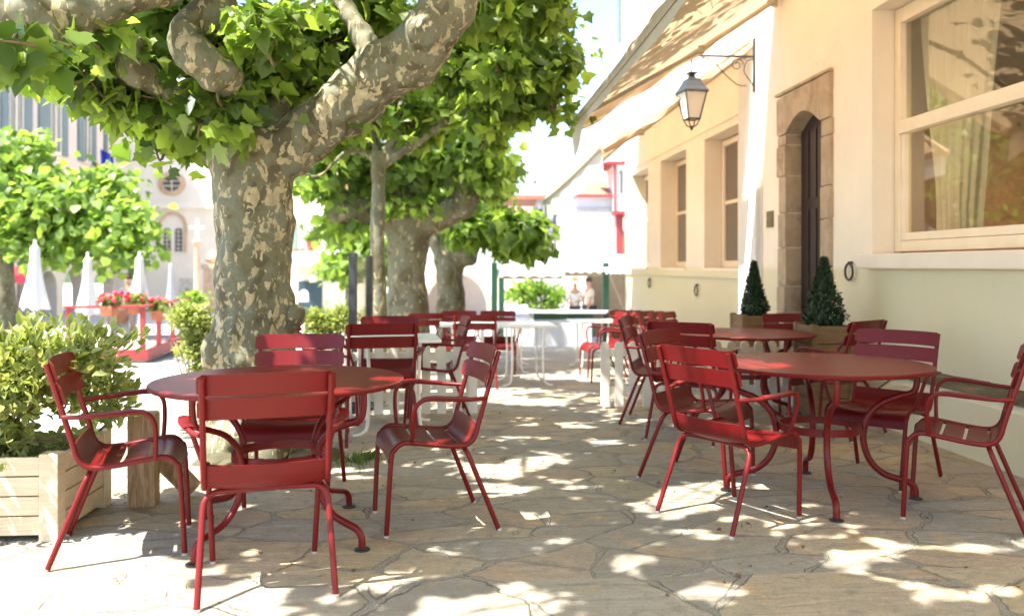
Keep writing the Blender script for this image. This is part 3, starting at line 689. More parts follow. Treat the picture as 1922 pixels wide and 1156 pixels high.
# ------------------------------------------------------------------ round tables
def make_table(label):
    root = empty('round_table', (0, 0, 0), 0, label, 'table', 'round red metal tables'); R = .592
    MB().lathe([(.01, .728), (R-.02, .728), (R-.018, .722), (R-.004, .722), (R, .727), (R+.001, .738), (R-.004, .743), (R-.03, .7435), (.01, .744)], 96).build('table_top', M['red'], root, 40)
    path = [(.515, .722), (.515, .65), (.495, .592), (.42, .565), (.33, .525), (.262, .455), (.236, .37), (.238, .29), (.272, .20), (.34, .135), (.42, .108), (.475, .092), (.503, .06), (.508, .012)]
    for k in range(4):
        c, s_ = math.cos(k*math.pi/2), math.sin(k*math.pi/2)
        lg = MB().tube(bez([(r*c, r*s_, z) for r, z in path], 6), .018, 12, True, .75).build('leg', M['red'], root, 50)
        MB().lathe([(.024, .0), (.036, .002), (.036, .008), (.02, .014)], 16, Matrix.Translation((.508*c, .508*s_, 0))).build('foot_pad', M['black_iron'], lg, 50)
    mb = MB(); n = 48; vs = []
    for k in range(n):
        a = 2*math.pi*k/n
        for r, z in ((.224, .365), (.224, .405), (.214, .405), (.214, .365)): vs.append((r*math.cos(a), r*math.sin(a), z))
    mb.add(vs, [(k*4+j, k*4+(j+1) % 4, ((k+1) % n)*4+(j+1) % 4, ((k+1) % n)*4+j) for k in range(n) for j in range(4)]).build('ring', M['red'], root, 40)
    MB().tube([(.4*math.cos(rad(45)), .4*math.sin(rad(45)), .722), (-.4*math.cos(rad(45)), -.4*math.sin(rad(45)), .722)], .012, 8).build('brace', M['red'], root, 50)
    return root
tabs = [(-.80, 4.19, -34, 'round red metal table on the left, between the four nearest chairs and the trunk'),
        (2.10, 4.66, -15, 'large round red table at the right with sun flecks on its top'),
        (2.57, 7.20, 20, 'smaller looking round red table at the back right, before the evergreens')]
for i, (x, y, rz, lab) in enumerate(tabs):
    if i == 0: t0 = o = make_table(lab)
    else: o = copy_tree(t0)
    o.location = (x, y, gz(y)+.004); o.rotation_euler.z = rad(rz); tag(o, lab, 'table', 'round red metal tables')

# ------------------------------------------------------------------ white tables, fences, stand
def make_wtable(label):
    root = empty('white_table', (0, 0, 0), 0, label, 'table', 'white metal tables')
    MB().cbox(-.36, .36, -.33, .33, .715, .74, .008).build('table_top', M['white_metal'], root)
    for sx in (-1, 1):
        for sy in (-1, 1):
            p = bez([(sx*.20, sy*.27, .715), (sx*.19, sy*.26, .4), (sx*.20, sy*.26, .10), (sx*.24, sy*.28, .03), (sx*.31, sy*.30, .013)], 6)
            MB().tube(p, .013, 8).build('leg', M['white_metal'], root, 50)
    MB().box(-.19, .19, -.01, .01, .69, .714).build('crossbar', M['white_metal'], root)
    return root
wts = [(-.42, 6.86, 5, 'near white table between two red armchairs, left of the aisle'),
       (.98, 10.6, 3, 'white table with splayed feet standing at the left of the sunny aisle'),
       (.88, 12.4, 0, 'middle white table behind the splayed foot one beside the aisle'),
       (1.02, 14.2, 4, 'far white table, last before the white stall counter'),
       (.28, 11.2, 0, 'white table partly hidden behind red backrests near the second trunk'),
       (2.25, 13.0, 0, 'pale table at the right of the aisle, in front of the distant chair row')]
for i, (x, y, rz, lab) in enumerate(wts):
    if i == 0: w0 = o = make_wtable(lab)
    else: o = copy_tree(w0)
    o.location = (x, y, gz(y)+.004); o.rotation_euler.z = rad(rz); tag(o, lab, 'table', 'white metal tables')
def fence(x0, x1, y, label, skew=0):
    root = empty('picket_fence', (x0, y, gz(y)), skew, label, 'fence', 'low white picket fences'); L = x1-x0; n = int(L/.13)
    for z in (.14, .50): MB().cbox(0, L, .012, .034, z, z+.075, .004).build('rail', M['white_wood'], root)
    for k in range(n+1):
        x = k*L/n-.04; poly = [(x, .03), (x+.08, .03), (x+.08, .60)]+[(x+.04+.04*math.cos(a), .60+.04*math.sin(a)) for a in [math.pi*j/8 for j in range(1, 8)]]+[(x, .60)]
        MB().prism(poly, 'y', -.012, .010).build('picket', M['white_wood'], root)
    MB().cbox(.0, .06, .036, .09, -.05, .52).build('post', M['white_wood'], root); MB().cbox(L-.06, L, .036, .09, -.05, .52).build('post', M['white_wood'], root)
fence(-1.15, .24, 7.62, 'low white picket fence on the left of the aisle, behind red chairs')
fence(1.50, 3.40, 7.98, 'low white picket fence on the right of the aisle, behind the back table')
st = empty('display_stand', (-.86, 8.0, gz(8)), rad(78), 'tall narrow black framed glass display stand beside the slim trunk', 'stand')
MB().cbox(-.035, .035, -.03, .03, 0, 1.48, .004).build('post', M['black_iron'], st)
MB().cbox(.48, .53, -.03, .03, 0, 1.46, .004).build('post', M['black_iron'], st)
MB().box(.036, .479, -.006, .006, .42, 1.45).build('pane', M['glass'], st)
MB().cbox(-.12, .62, -.14, .14, 0, .03, .004).build('base', M['black_iron'], st)

# ------------------------------------------------------------------ foliage machinery
LEAF = [(0, 0), (.22, -.10), (.50, .02), (.44, .22), (.63, .50), (.37, .55), (.25, .74), (0, 1.02), (-.25, .74), (-.37, .55), (-.63, .50), (-.44, .22), (-.50, .02), (-.22, -.10)]
LEAF = np.array([(0, .36)]+LEAF); LEAF_F = np.array([(0, i, i % 14+1) for i in range(1, 15)])
SLEAF = np.array([(0, .4), (0, 0), (.42, .12), (.46, .52), (0, 1), (-.46, .52), (-.42, .12)]); SLEAF_F = np.array([(0, i, i % 6+1) for i in range(1, 7)])
OLEAF = np.array([(0, .5), (0, 0), (.22, .3), (.20, .7), (0, 1), (-.20, .7), (-.22, .3)])
def unit(a): return a/np.maximum(1e-9, np.linalg.norm(a, axis=1, keepdims=True))
def leaves(name, mat, parent, pos, tipdir, nrm, size, tmpl=LEAF, faces=LEAF_F, tint=None, edge=0.0, fold=.22, droop=.18):
    n = len(pos); T = unit(tipdir); Nn = unit(nrm-T*np.sum(nrm*T, 1, keepdims=True)); S = np.cross(T, Nn)
    k = len(tmpl); x = tmpl[:, 0]; y = tmpl[:, 1]
    zz = fold*np.abs(x)-droop*y*y
    jit = 1+rng.normal(0, .06, (n, k))
    v = pos[:, None]+size[:, None, None]*((x[None]*jit)[..., None]*S[:, None]+(y[None]*jit)[..., None]*T[:, None]+(zz[None]*rng.uniform(-.2, 2.6, (n, 1)))[..., None]*Nn[:, None])
    v = v.reshape(-1, 3).astype(np.float32); f = (faces[None]+(np.arange(n)*k)[:, None, None]).reshape(-1, 3)
    me = bpy.data.meshes.new(name); me.vertices.add(len(v)); me.vertices.foreach_set('co', v.ravel())
    m = len(f); me.loops.add(m*3); me.polygons.add(m); me.loops.foreach_set('vertex_index', f.astype(np.int32).ravel())
    me.polygons.foreach_set('loop_start', np.arange(0, m*3, 3, dtype=np.int32)); me.update(calc_edges=True)
    me.polygons.foreach_set('use_smooth', np.ones(m, dtype=bool))
    at = me.attributes.new('tint', 'FLOAT_COLOR', 'POINT'); t = rng.random(n) if tint is None else tint
    c = np.zeros((n, k, 4), np.float32); c[..., 0] = t[:, None]; c[..., 3] = 1
    if edge: c[:, 1:, 1] = edge*rng.uniform(0, 1, (n, 1))
    at.data.foreach_set('color', c.ravel()); me.materials.append(mat)
    o = bpy.data.objects.new(name, me); COL.objects.link(o); o.parent = parent; return o
def blob_points(blobs, spread=.16):
    """blobs: (center, (rx,ry,rz), n_leaves); leaves gather in sprays inside each blob"""
    pos, out = [], []
    for c, r, n in blobs:
        c = np.array(c); r = np.array(r); m = max(3, n//22)
        u = unit(rng.normal(size=(m, 3)))*rng.random((m, 1))**.42; cl = c+u*r
        idx = rng.integers(0, m, n); off = rng.normal(0, spread, (n, 3))*np.array([1, 1, .6])
        pos.append(cl[idx]+off); o = (cl[idx]-c)/r+off*2; out.append(o)
    return np.concatenate(pos), np.concatenate(out)
FLECK_GAPS = [(1.24, 4.2, .83, .13), (1.38, 4.05, .8, .10), (1.45, 4.75, 0, .2), (1.2, 4.55, 0, .16), (1.62, 4.9, 0, .14), (1.78, 4.55, .74, .13), (1.66, 4.75, .74, .11), (2.05, 3.7, 0, .1), (2.45, 3.72, 0, .09), (1.75, 3.55, 0, .08), (2.75, 3.8, 0, .09),
    (1.1, 3.3, 0, .12), (.4, 3.3, 0, .12), (.1, 3.25, 0, .14), (1.9, 3.25, 0, .14), (2.2, 3.2, 0, .1), (-.15, 3.6, 0, .13), (.8, 3.65, 0, .08), (-1.05, 4.25, .74, .08), (-.7, 4.5, .74, .06), (-.95, 5.2, .8, .10), (.4, 5.4, 0, .2), (.7, 5.7, 0, .17), (.2, 6.1, 0, .2),
    (.6, 6.5, 0, .22), (1.0, 6.9, 0, .2), (.3, 4.9, 0, .15), (.75, 5.0, 0, .12), (.1, 4.4, 0, .1), (.5, 4.4, 0, .1), (1.2, 6.2, 0, .15), (-.2, 3.9, .2, .08), (.9, 7.6, 0, .25), (.4, 7.9, 0, .25), (1.0, 8.6, -.1, .3), (.2, 9.2, -.1, .25)]
def crown(name, mat, parent, blobs, size=(.12, .22), spread=.16, simple_leaf=False, org=None, hang=.55):
    p, o = blob_points(blobs, spread)
    if name == 'shade_crown':        # unseen leaves dropped along sun rays to place the flecks
        keep = np.ones(len(p), bool); sd = np.array(SUN_DIR)
        for gx, gy, g_, gr_ in FLECK_GAPS:
            q = p-np.array([gx, gy, g_]); al = q@sd; keep &= np.linalg.norm(q-al[:, None]*sd, axis=1) > gr_+.05
        p, o = p[keep], o[keep]
    n = len(p)
    if org is not None: p = p-np.array(org)
    tip = unit(o)*.8+rng.normal(0, .55, (n, 3)); tip[:, 2] -= hang
    nr = rng.normal(0, .62, (n, 3)); nr[:, 2] += .9; nr += unit(o)*.3
    n_tw = sum(max(4, b[2]//28) for b in blobs); tw = MB()
    for c, r, k in blobs:
        for _ in range(max(4, k//28)):
            d = unit(rng.normal(size=(1, 3)))[0]; d[2] = d[2]*.7+.15; c_ = np.array(c)-(np.array(org) if org is not None else 0); e = c_+d*np.array(r)*1.1; a = c_-np.array([0, 0, r[2]*.4])+rng.normal(0, .05, 3); m_ = (a+e)/2+rng.normal(0, .07, 3)
            tw.tube(bez([tuple(a), tuple(m_), tuple(e)], 4), [.013-.001*q for q in range(9)], 5)
    tw.build('twigs' if name == 'crown' else 'shade_twigs', M['twig'], parent, 60, 'stuff')
    return leaves(name, mat, parent, p, tip, nr, rng.uniform(*size, n), SLEAF if simple_leaf else LEAF, SLEAF_F if simple_leaf else LEAF_F)
def wood(name, mat, parent, limbs, knobs=(), voxel=.03, org=(0, 0, 0), bumps=.02, nscale=3.0):
    mb = MB(); O = Vector(org)
    for pts, rs in limbs:
        q = bez([Vector(p)-O for p in pts], 5); rr = []
        for i in range(len(q)):
            t = i/5; k = min(int(t), len(rs)-2); rr.append(rs[k]+(rs[k+1]-rs[k])*min(1, t-k))
        mb.tube(q, rr, 14)
    for c, r in knobs:
        c = Vector(c)-O
        mb.lathe([(max(.002, r*math.sin(math.pi*i/9)), -r*math.cos(math.pi*i/9)) for i in range(10)], 14, Matrix.Translation(c))
    me = bpy.data.meshes.new(name); me.from_pydata(mb.v, [], mb.f)
    o = bpy.data.objects.new(name, me); COL.objects.link(o)
    rm = o.modifiers.new('r', 'REMESH'); rm.mode = 'VOXEL'; rm.voxel_size = voxel
    sm = o.modifiers.new('s', 'SMOOTH'); sm.iterations = 5; sm.factor = .6
    dg = bpy.context.evaluated_depsgraph_get(); me2 = bpy.data.meshes.new_from_object(o.evaluated_get(dg)); o.modifiers.clear(); o.data = me2; me2.name = name
    me2.update(); co = [v.co.copy() for v in me2.vertices]; nn = [v.normal.copy() for v in me2.vertices]
    for v, c, n_ in zip(me2.vertices, co, nn):
        w = noise.noise(c*nscale)*bumps+noise.noise(c*nscale*2.7)*bumps*.45+noise.noise(Vector((c.x*9, c.y*9, c.z*2.5)))*bumps*.25
        v.co = c+n_*w
    smooth_mesh(me2); me2.materials.clear(); me2.materials.append(mat); o.parent = parent; return o

# ------------------------------------------------------------------ main plane tree
D = 6.0
base = P(480, 845, D); base.z = 0
t1 = empty('plane_tree', base, 0, 'large plane tree with mottled bark trunk behind the left round table', 'tree', 'pollarded plane trees')
def pp(l): return [P(*q) for q in l]
limbs = [
    (pp([(482, 870, D), (480, 800, D), (478, 700, D), (476, 560, D), (478, 440, D), (474, 350, D), (470, 285, D), (470, 245, D)]), [.40, .33, .30, .275, .272, .28, .31, .26]),
    (pp([(480, 300, D), (560, 262, D), (640, 205, 5.95), (715, 140, 5.9), (785, 95, 5.8), (838, 25, 5.7), (862, -70, 5.6), (930, -160, 5.7)]), [.24, .20, .20, .215, .20, .19, .15, .12]),
    (pp([(455, 275, 6), (400, 228, 5.85), (350, 190, 5.65), (295, 160, 5.5), (247, 135, 5.4), (232, 95, 5.4), (262, 70, 5.4)]), [.18, .14, .10, .085, .10, .085, .06]),
    (pp([(450, 260, 6), (440, 190, 5.8), (420, 140, 5.45), (370, 105, 5.3), (350, 60, 5.4), (395, 20, 5.5), (410, -60, 5.6), (430, -160, 5.8)]), [.16, .11, .10, .155, .10, .12, .14, .12]),
    (pp([(-120, 0, 4.5), (-30, 5, 4.6), (40, 28, 4.65), (100, 48, 4.7), (165, 20, 4.8), (240, -8, 4.9), (330, -40, 5.2), (415, -110, 5.6)]), [.13, .13, .13, .165, .11, .10, .11, .12]),
    (pp([(490, 270, 6.1), (545, 150, 6.5), (590, 30, 6.9), (610, -90, 7.1)]), [.16, .09, .08, .07]),
    (pp([(700, 150, 5.95), (680, 60, 6.1), (640, 0, 6.2), (660, -90, 6.2)]), [.12, .07, .08, .07]),
]
knobs = [(P(405, 665, 5.85), .11), (P(440, 640, 5.75), .07), (P(455, 668, 5.75), .08), (P(425, 670, 5.78), .06), (P(540, 610, 5.95), .07), (P(392, 650, 5.85), .07), (P(450, 820, 5.75), .13), (P(520, 830, 5.78), .14), (P(570, 850, 5.9), .13),
         (P(100, 55, 4.7), .13), (P(60, 20, 4.6), .12), (P(345, 70, 5.3), .10), (P(400, 150, 5.35), .08), (P(240, 110, 5.35), .08), (P(800, 60, 5.6), .13), (P(760, 140, 5.75), .09), (P(850, 10, 5.7), .15), (P(560, 590, 5.9), .06)]
wood('trunk', M['bark'], t1, limbs, knobs, .022, base, .042, 4.6)
def B(px, py, d, rpx, rpy, n, rd=None):
    s = F/d; k = .12 if d < 8 else .2; f = lambda r: max(r*.45, r-k); return (P(px, py, d), (f(rpx/s), f(rd if rd else rpx/s), f(rpy/s)), int(n*(1.25 if d < 8 else .85)))
c1 = [B(290, 200, 5.7, 90, 50, 260, .4), (B(250, 120, 5.6, 95, 60, 300, .4)), B(420, 185, 5.7, 75, 40, 150, .4), B(480, 110, 6.4, 130, 90, 700, .5), B(590, 90, 6.9, 120, 100, 800, .5),
      B(340, 40, 6.0, 130, 60, 420, .5), B(150, 150, 5.4, 75, 55, 150, .35), B(320, 272, 5.9, 55, 28, 60, .25), B(400, 235, 5.6, 50, 22, 50, .15), B(560, 175, 6.5, 90, 55, 260, .4),
      B(30, 105, 4.1, 60, 45, 45, .3), B(160, 60, 4.9, 90, 25, 60, .3), B(700, 40, 6.6, 70, 60, 200, .4), B(640, 215, 6.0, 35, 20, 22, .1), B(510, 60, 5.4, 90, 70, 120, .3),
      B(900, 20, 6.8, 60, 60, 260, .4), B(1000, 15, 7.2, 80, 50, 260, .5), B(930, 130, 7.6, 50, 60, 120, .4)]
crown('crown', M['leaf'], t1, c1, (.06, .155), .11, False, base)
# unseen leaf masses added above the frame, shaped to cast the dappled shade
c2 = [((-2.6, 3.35, 4.4), (.7, .7, .4), 520), ((-2.1, 4.5, 4.4), (.6, .8, .4), 200), ((-1.35, 3.6, 4.5), (.8, .8, .4), 420), ((-1.2, 4.0, 4.9), (1.9, 2.2, .3), 420), ((-1.6, 2.2, 4.4), (.8, .7, .5), 420), ((-.8, 2.2, 4.5), (1.0, .6, .4), 480), ((.6, 3.0, 4.6), (.8, .8, .4), 520), ((-.6, 1.4, 4.4), (1.2, 1.0, .5), 900), ((.7, 2.2, 4.5), (1.3, 1.4, .55), 1000), ((-1.5, 5.1, 4.6), (1.4, 1.2, .6), 900), ((.6, 4.8, 4.7), (1.5, 1.6, .6), 1050), ((-2.8, 6.3, 4.5), (1.2, 1.5, .6), 420), ((-.6, 7.4, 5.0), (1.7, 1.4, .6), 750), ((1.0, 7.0, 5.1), (1.1, 1.5, .5), 480), ((.9, 3.2, 4.9), (1.0, 1.0, .4), 500), ((.5, .4, 4.7), (1.2, 1.2, .4), 700)]
crown('shade_crown', M['leaf'], t1, c2+[((-.4, 4.2, 5.0), (1.9, 2.6, .3), 850)], (.13, .22), .22, True, base)
# stones, grass round the foot
gr = MB()
for i, (px, d_, r) in enumerate([(600, 5.75, .16), (560, 5.55, .12), (455, 5.5, .15), (500, 5.5, .10), (410, 5.6, .13)]):
    p = PG(px, d_); m = MB(); bm = bmesh.new(); bmesh.ops.create_icosphere(bm, subdivisions=3, radius=r)
    for v in bm.verts: v.co = Vector((v.co.x*1.2, v.co.y, v.co.z*.45))*(1+.35*noise.noise(v.co*9+Vector((i, 0, 0))))
    bm.verts.index_update(); m.add([v.co.copy() for v in bm.verts], [[v.index for v in f.verts] for f in bm.faces]); bm.free()
    o = m.build('stone', M['moss_stone'], smooth=40); o.location = p; tag(o, ['pale mossy stone at the right foot of the big trunk', 'small stone in front of the big trunk, right of its middle', 'rounded stone at the left front of the big trunk', 'smallest stone in the middle before the big trunk', 'mossy stone at the left foot of the big trunk'][i], 'stone', 'stones round the big trunk')
def grass(cents, n=60, name='grass_tufts'):
    pos = []; 
    for c, r, k in cents:
        q = rng.normal(0, r, (k, 3)); q[:, 2] = 0; pos.append(np.array(c)+q)
    p = np.concatenate(pos); n = len(p); tip = rng.normal(0, .5, (n, 3)); tip[:, 2] = 1.0
    bl = np.array([(0, .5), (0, 0), (.05, .05), (.05, .6), (0, 1), (-.05, .6), (-.05, .05)])
    o = leaves(name, M['grass'], None, p, tip, rng.normal(0, 1, (n, 3)), np.where(np.arange(n) < 260, rng.uniform(.03, .08, n), rng.uniform(.015, .04, n)), bl, SLEAF_F); o['kind'] = 'stuff'; return o
def gp(px, d): v = PG(px, d); v.z += .003; return v
grass([(gp(670, 5.6), .07, 160), (gp(690, 5.7), .04, 80), (gp(615, 5.5), .05, 60), (gp(430, 5.5), .05, 60), (gp(355, 3.42), .014, 8), (gp(1395, 4.2), .012, 7), (gp(970, 4.1), .01, 6), (gp(700, 5.9), .06, 60)])

# ------------------------------------------------------------------ other trees
b2 = PG(710, 9.6)
t2 = empty('plane_tree', b2, 0, 'slim young plane tree trunk between the dark display stand and the thicker trunks', 'tree', 'pollarded plane trees')
wood('trunk', M['bark_far'], t2, [
    ([b2, P(711, 560, 9.6), P(709, 440, 9.6), P(711, 350, 9.6), P(708, 300, 9.6)], [.095, .09, .082, .08, .075]),
    (pp([(708, 305, 9.6), (690, 290, 9.6), (650, 285, 9.4), (600, 330, 9.2), (560, 320, 9.1)]), [.06, .045, .03, .025, .015]),
    (pp([(712, 305, 9.6), (745, 250, 9.6), (755, 190, 9.6), (780, 120, 9.7)]), [.06, .05, .045, .03]),
    (pp([(715, 310, 9.6), (780, 270, 9.5), (860, 215, 9.3), (930, 195, 9.1), (990, 180, 9.0)]), [.06, .05, .045, .035, .02]),
    (pp([(706, 300, 9.6), (703, 240, 9.7), (710, 180, 9.8)]), [.05, .04, .03])], [], .022, b2, .012, 5)
crown('crown', M['leaf'], t2, [B(1000, 150, 8.9, 95, 70, 750, .6), B(930, 200, 9, 90, 60, 500, .5), B(850, 120, 9.2, 100, 80, 600, .6), B(1040, 100, 8.6, 50, 50, 160, .3), B(620, 250, 9.6, 90, 60, 350, .5),
    B(700, 190, 9.8, 90, 80, 500, .6), B(790, 230, 9.6, 80, 70, 400, .5), B(1040, 205, 8.8, 35, 25, 60, .2), B(820, 40, 9.2, 150, 60, 600, .6), B(985, 60, 8.8, 90, 70, 500, .5), B(600, 160, 10, 80, 80, 300, .5)], (.08, .155), .13, False, b2)
b3 = PG(766, 13.3)
t3 = empty('plane_tree', b3, 0, 'thick plane tree with a swollen knobbly head, second trunk along the terrace', 'tree', 'pollarded plane trees')
wood('trunk', M['bark_far'], t3, [
    ([b3, P(766, 590, 13.3), P(764, 500, 13.3), P(768, 440, 13.3), P(772, 405, 13.3)], [.36, .32, .30, .33, .40]),
    (pp([(760, 410, 13.3), (700, 400, 13.2), (650, 395, 13.0), (620, 350, 13), (600, 300, 13)]), [.28, .22, .26, .16, .12]),
    (pp([(785, 420, 13.3), (840, 400, 13.2), (875, 370, 13.1), (868, 310, 13), (872, 255, 12.9), (885, 230, 12.9)]), [.26, .23, .20, .14, .12, .10]),
    (pp([(770, 400, 13.3), (750, 330, 13.4), (745, 250, 13.4)]), [.22, .16, .12])],
    [(P(640, 400, 13), .26), (P(680, 410, 13.1), .2), (P(870, 385, 13.1), .22), (P(865, 250, 12.9), .14)], .045, b3, .045, 2.6)
crown('crown', M['leaf_far'], t3, [B(600, 330, 12.8, 60, 70, 500, .8), B(640, 420, 12.9, 50, 35, 160, .5), B(720, 330, 13.4, 90, 70, 900, .9), B(800, 290, 13.2, 90, 90, 1000, 1), B(900, 280, 12.9, 70, 80, 800, .9), B(920, 340, 13, 45, 50, 300, .6),
    B(820, 180, 13, 120, 80, 900, 1), B(600, 240, 13, 80, 70, 500, 1), B(700, 210, 13.5, 90, 70, 600, 1), B(760, 390, 12.8, 60, 25, 120, .4), B(930, 230, 12.6, 40, 50, 260, .6)], (.11, .18), .16, False, b3)
b4 = PG(846, 16.2)
t4 = empty('plane_tree', b4, 0, 'third thick plane tree farther along the terrace, with a low right hand crown', 'tree', 'pollarded plane trees')
wood('trunk', M['bark_far'], t4, [
    ([b4, P(846, 570, 16.2), P(844, 510, 16.2), P(845, 480, 16.2)], [.32, .27, .27, .33]),
    (pp([(840, 485, 16.2), (818, 450, 16.2), (812, 400, 16.2)]), [.2, .15, .12]), (pp([(855, 485, 16.2), (885, 465, 16.1), (905, 420, 16), (900, 360, 16)]), [.22, .16, .13, .1])],
    [(P(875, 478, 16), .22)], .05, b4, .05, 2.6)
crown('shade_crown', M['leaf_far'], t3, [((-2.4, 13.5, 6.7), (1.6, 1.9, .5), 800), ((-2.0, 11.3, 6.0), (1.3, 1.3, .4), 600)], (.18, .28), .22, True, b3)  # out-of-view leaves added overhead to shade the aisle
crown('shade_crown', M['leaf_far'], t4, [((-2.2, 16.8, 7.6), (1.8, 1.8, .5), 800), ((-.4, 15.6, 7.6), (1.2, 1.6, .5), 500)], (.18, .28), .22, True, b4)  # likewise unseen, put above the far aisle for its shade
crown('crown', M['leaf_far'], t4, [B(890, 430, 15.8, 60, 40, 450, .8), B(970, 430, 15.6, 60, 45, 550, .9), B(1000, 455, 15.4, 35, 30, 180, .6), B(880, 370, 16, 70, 50, 400, .9), B(960, 470, 15.5, 35, 22, 120, .4), B(930, 330, 16, 40, 50, 260, .7), B(830, 330, 16.4, 80, 70, 400, 1)], (.15, .24), .18, False, b4)
b5 = PG(2, 18.5)
t5 = empty('plane_tree', b5, 0, 'bushy plane tree over the square at the far left, above the closed parasols', 'tree', 'pollarded plane trees')
wood('trunk', M['bark_far'], t5, [([b5, P(2, 560, 18.5), P(0, 480, 18.5), P(5, 420, 18.5)], [.33, .28, .27, .3]), (pp([(5, 430, 18.5), (80, 400, 18.3), (150, 370, 18)]), [.2, .15, .1]), (pp([(0, 430, 18.5), (-50, 380, 18.5)]), [.2, .12])], [], .06, b5, .04, 2.6)
crown('crown', M['leaf_far'], t5, [B(40, 370, 18.5, 110, 80, 1500, 1.3), B(150, 400, 18, 110, 70, 1500, 1.2), B(225, 430, 17.6, 55, 55, 500, .8), B(60, 450, 18.2, 90, 35, 600, 1), B(170, 350, 18.4, 70, 45, 400, 1), B(20, 290, 18.6, 60, 50, 500, 1), B(240, 480, 17.4, 35, 30, 160, .5), B(110, 470, 17.9, 90, 25, 300, .8)], (.15, .25), .30, True, b5)
b6 = PG(655, 24)
t6 = empty('plane_tree', b6, 0, 'small distant tree in front of the green shuttered house, left of the slim trunk', 'tree', 'pollarded plane trees')
wood('trunk', M['bark_far'], t6, [([b6, P(655, 560, 24), P(655, 500, 24)], [.16, .12, .1])], [], .05, b6, .02, 3)
crown('crown', M['leaf_far'], t6, [B(650, 500, 24, 50, 32, 700, 1), B(690, 470, 24, 40, 40, 500, 1), B(670, 450, 24, 45, 25, 350, .8), B(740, 500, 24, 25, 30, 200, .6)], (.18, .28), .2, True, b6)

# ------------------------------------------------------------------ shrubs and hedges
def shrub(name, org, blobs, label, cat, mat, size, group=None, stems=True, n_stem=9, edge=.0, tm=OLEAF, spread=.06, up=.5, h=.5, rr=.25):
    r = empty(name, org, 0, label, cat, group); p, o = blob_points(blobs, spread); p = p-np.array(org); n = len(p)
    tip = unit(o)*1.0+rng.normal(0, .5, (n, 3)); tip[:, 2] += up
    nr = rng.normal(0, .6, (n, 3)); nr[:, 2] += .8; nr += unit(o)*.5
    leaves('foliage', mat, r, p, tip, nr, rng.uniform(*size, n), tm, SLEAF_F, edge=edge, fold=.3, droop=.12)
    if stems:
        mb = MB()
        for k in range(n_stem):
            a = k*2.4; q = bez([(rr*.25*math.cos(a), rr*.25*math.sin(a), -.05), (rr*.6*math.cos(a+.3), rr*.6*math.sin(a+.3), h*.5), (rr*1.1*math.cos(a), rr*1.1*math.sin(a), h)], 4)
            mb.tube(q, [.014*(1-.6*i/(len(q)-1)) for i in range(len(q))], 6)
        mb.build('stems', M['log'], r, 60)
    return r
so = Vector((-2.35, 4.5, .36))
shrub('variegated_shrub', so, [((-2.05, 4.45, .80), (.34, .38, .20), 1500), ((-2.5, 4.35, .80), (.45, .38, .20), 2000), ((-2.95, 4.4, .78), (.45, .38, .20), 1500), ((-2.35, 4.3, .62), (.55, .32, .20), 1400), ((-1.76, 4.55, .82), (.16, .24, .13), 260), ((-1.82, 4.55, .62), (.18, .26, .17), 380), ((-2.85, 4.2, .60), (.5, .3, .2), 700), ((-1.95, 4.35, .46), (.25, .22, .11), 140)],
      'large variegated green and cream shrub filling the front left wooden planter', 'shrub', M['leaf_hedge'], (.045, .085), None, True, 14, .75, OLEAF, .05, .5, .5, .45)
def planter(name, x0, x1, y0, y1, z1, label, cat='planter', planks=4, mat=None, group=None, rz=0, zb=0, soil=True, edge=.035):
    mat = mat or M['planter_wood']; cx, cy = (x0+x1)/2, (y0+y1)/2
    r = empty(name, (cx, cy, zb), rz, label, cat, group); w, d_ = (x1-x0)/2, (y1-y0)/2; ph = (z1-.03)/planks; pw = .08 if w > .3 else .05
    for (nm, a0, a1, b0, b1) in (('front_panel', -w+pw, w-pw, -d_, -d_+.025), ('back_panel', -w+pw, w-pw, d_-.025, d_), ('side_panel', -w, -w+.025, -d_+pw, d_-pw), ('side_panel', w-.025, w, -d_+pw, d_-pw)):
        mb = MB()
        for k in range(planks): mb.cbox(a0, a1, b0, b1, .03+k*ph+.003, .03+(k+1)*ph-.003, .005)
        mb.build(nm, mat, r)
    for sx in (-1, 1):
        for sy in (-1, 1):
            xa, xb = sorted((sx*w+sx*.008, sx*(w-pw+.002))); ya, yb_ = sorted((sy*d_+sy*.008, sy*(d_-pw+.002)))
            MB().cbox(xa, xb, ya, yb_, 0, z1+.012, .006).build('corner_post', mat, r)
    if soil: MB().box(-w+.03, w-.03, -d_+.03, d_-.03, z1-.09, z1-.06).build('soil', M['soil'], r)
    return r
planter('wooden_planter', -3.3, -1.82, 4.15, 4.78, .40, 'pale pine plank planter box holding the variegated shrub, at the left edge')
lo = empty('wooden_bollard', P(270, 948, 4.6), rad(8), 'squared weathered wooden post standing behind the leftmost red chair', 'bollard'); lo.location.z = .004
MB().cbox(-.072, .072, -.072, .072, 0, .50, .02).build('post', M['log'], lo, 40)
lg = MB().tube([(0, 0, 0), (.16, -.04, .14), (.34, -.09, .30)], [.055, .06, .052], 12).build('log', M['log'], None, 50); lg.location = PG(355, 4.75)+Vector((.02, 0, .05)); lg.rotation_euler.z = rad(178)
tag(lg, 'short round log leaning low against the squared wooden post', 'log')
ho = PG(360, 9.4)
shrub('hedge', ho, [B(365, 600, 9.4, 42, 36, 1500, .35), B(368, 650, 9.4, 38, 40, 1200, .3), B(345, 595, 9.3, 28, 30, 500, .25), B(385, 690, 9.4, 30, 25, 400, .25)], 'bright clipped hedge just left of the big plane trunk', 'hedge', M['leaf_hedge'], (.05, .085), 'clipped hedges', True, 8, .6, OLEAF, .06, .4, .6, .2)
ho = PG(615, 10.4)
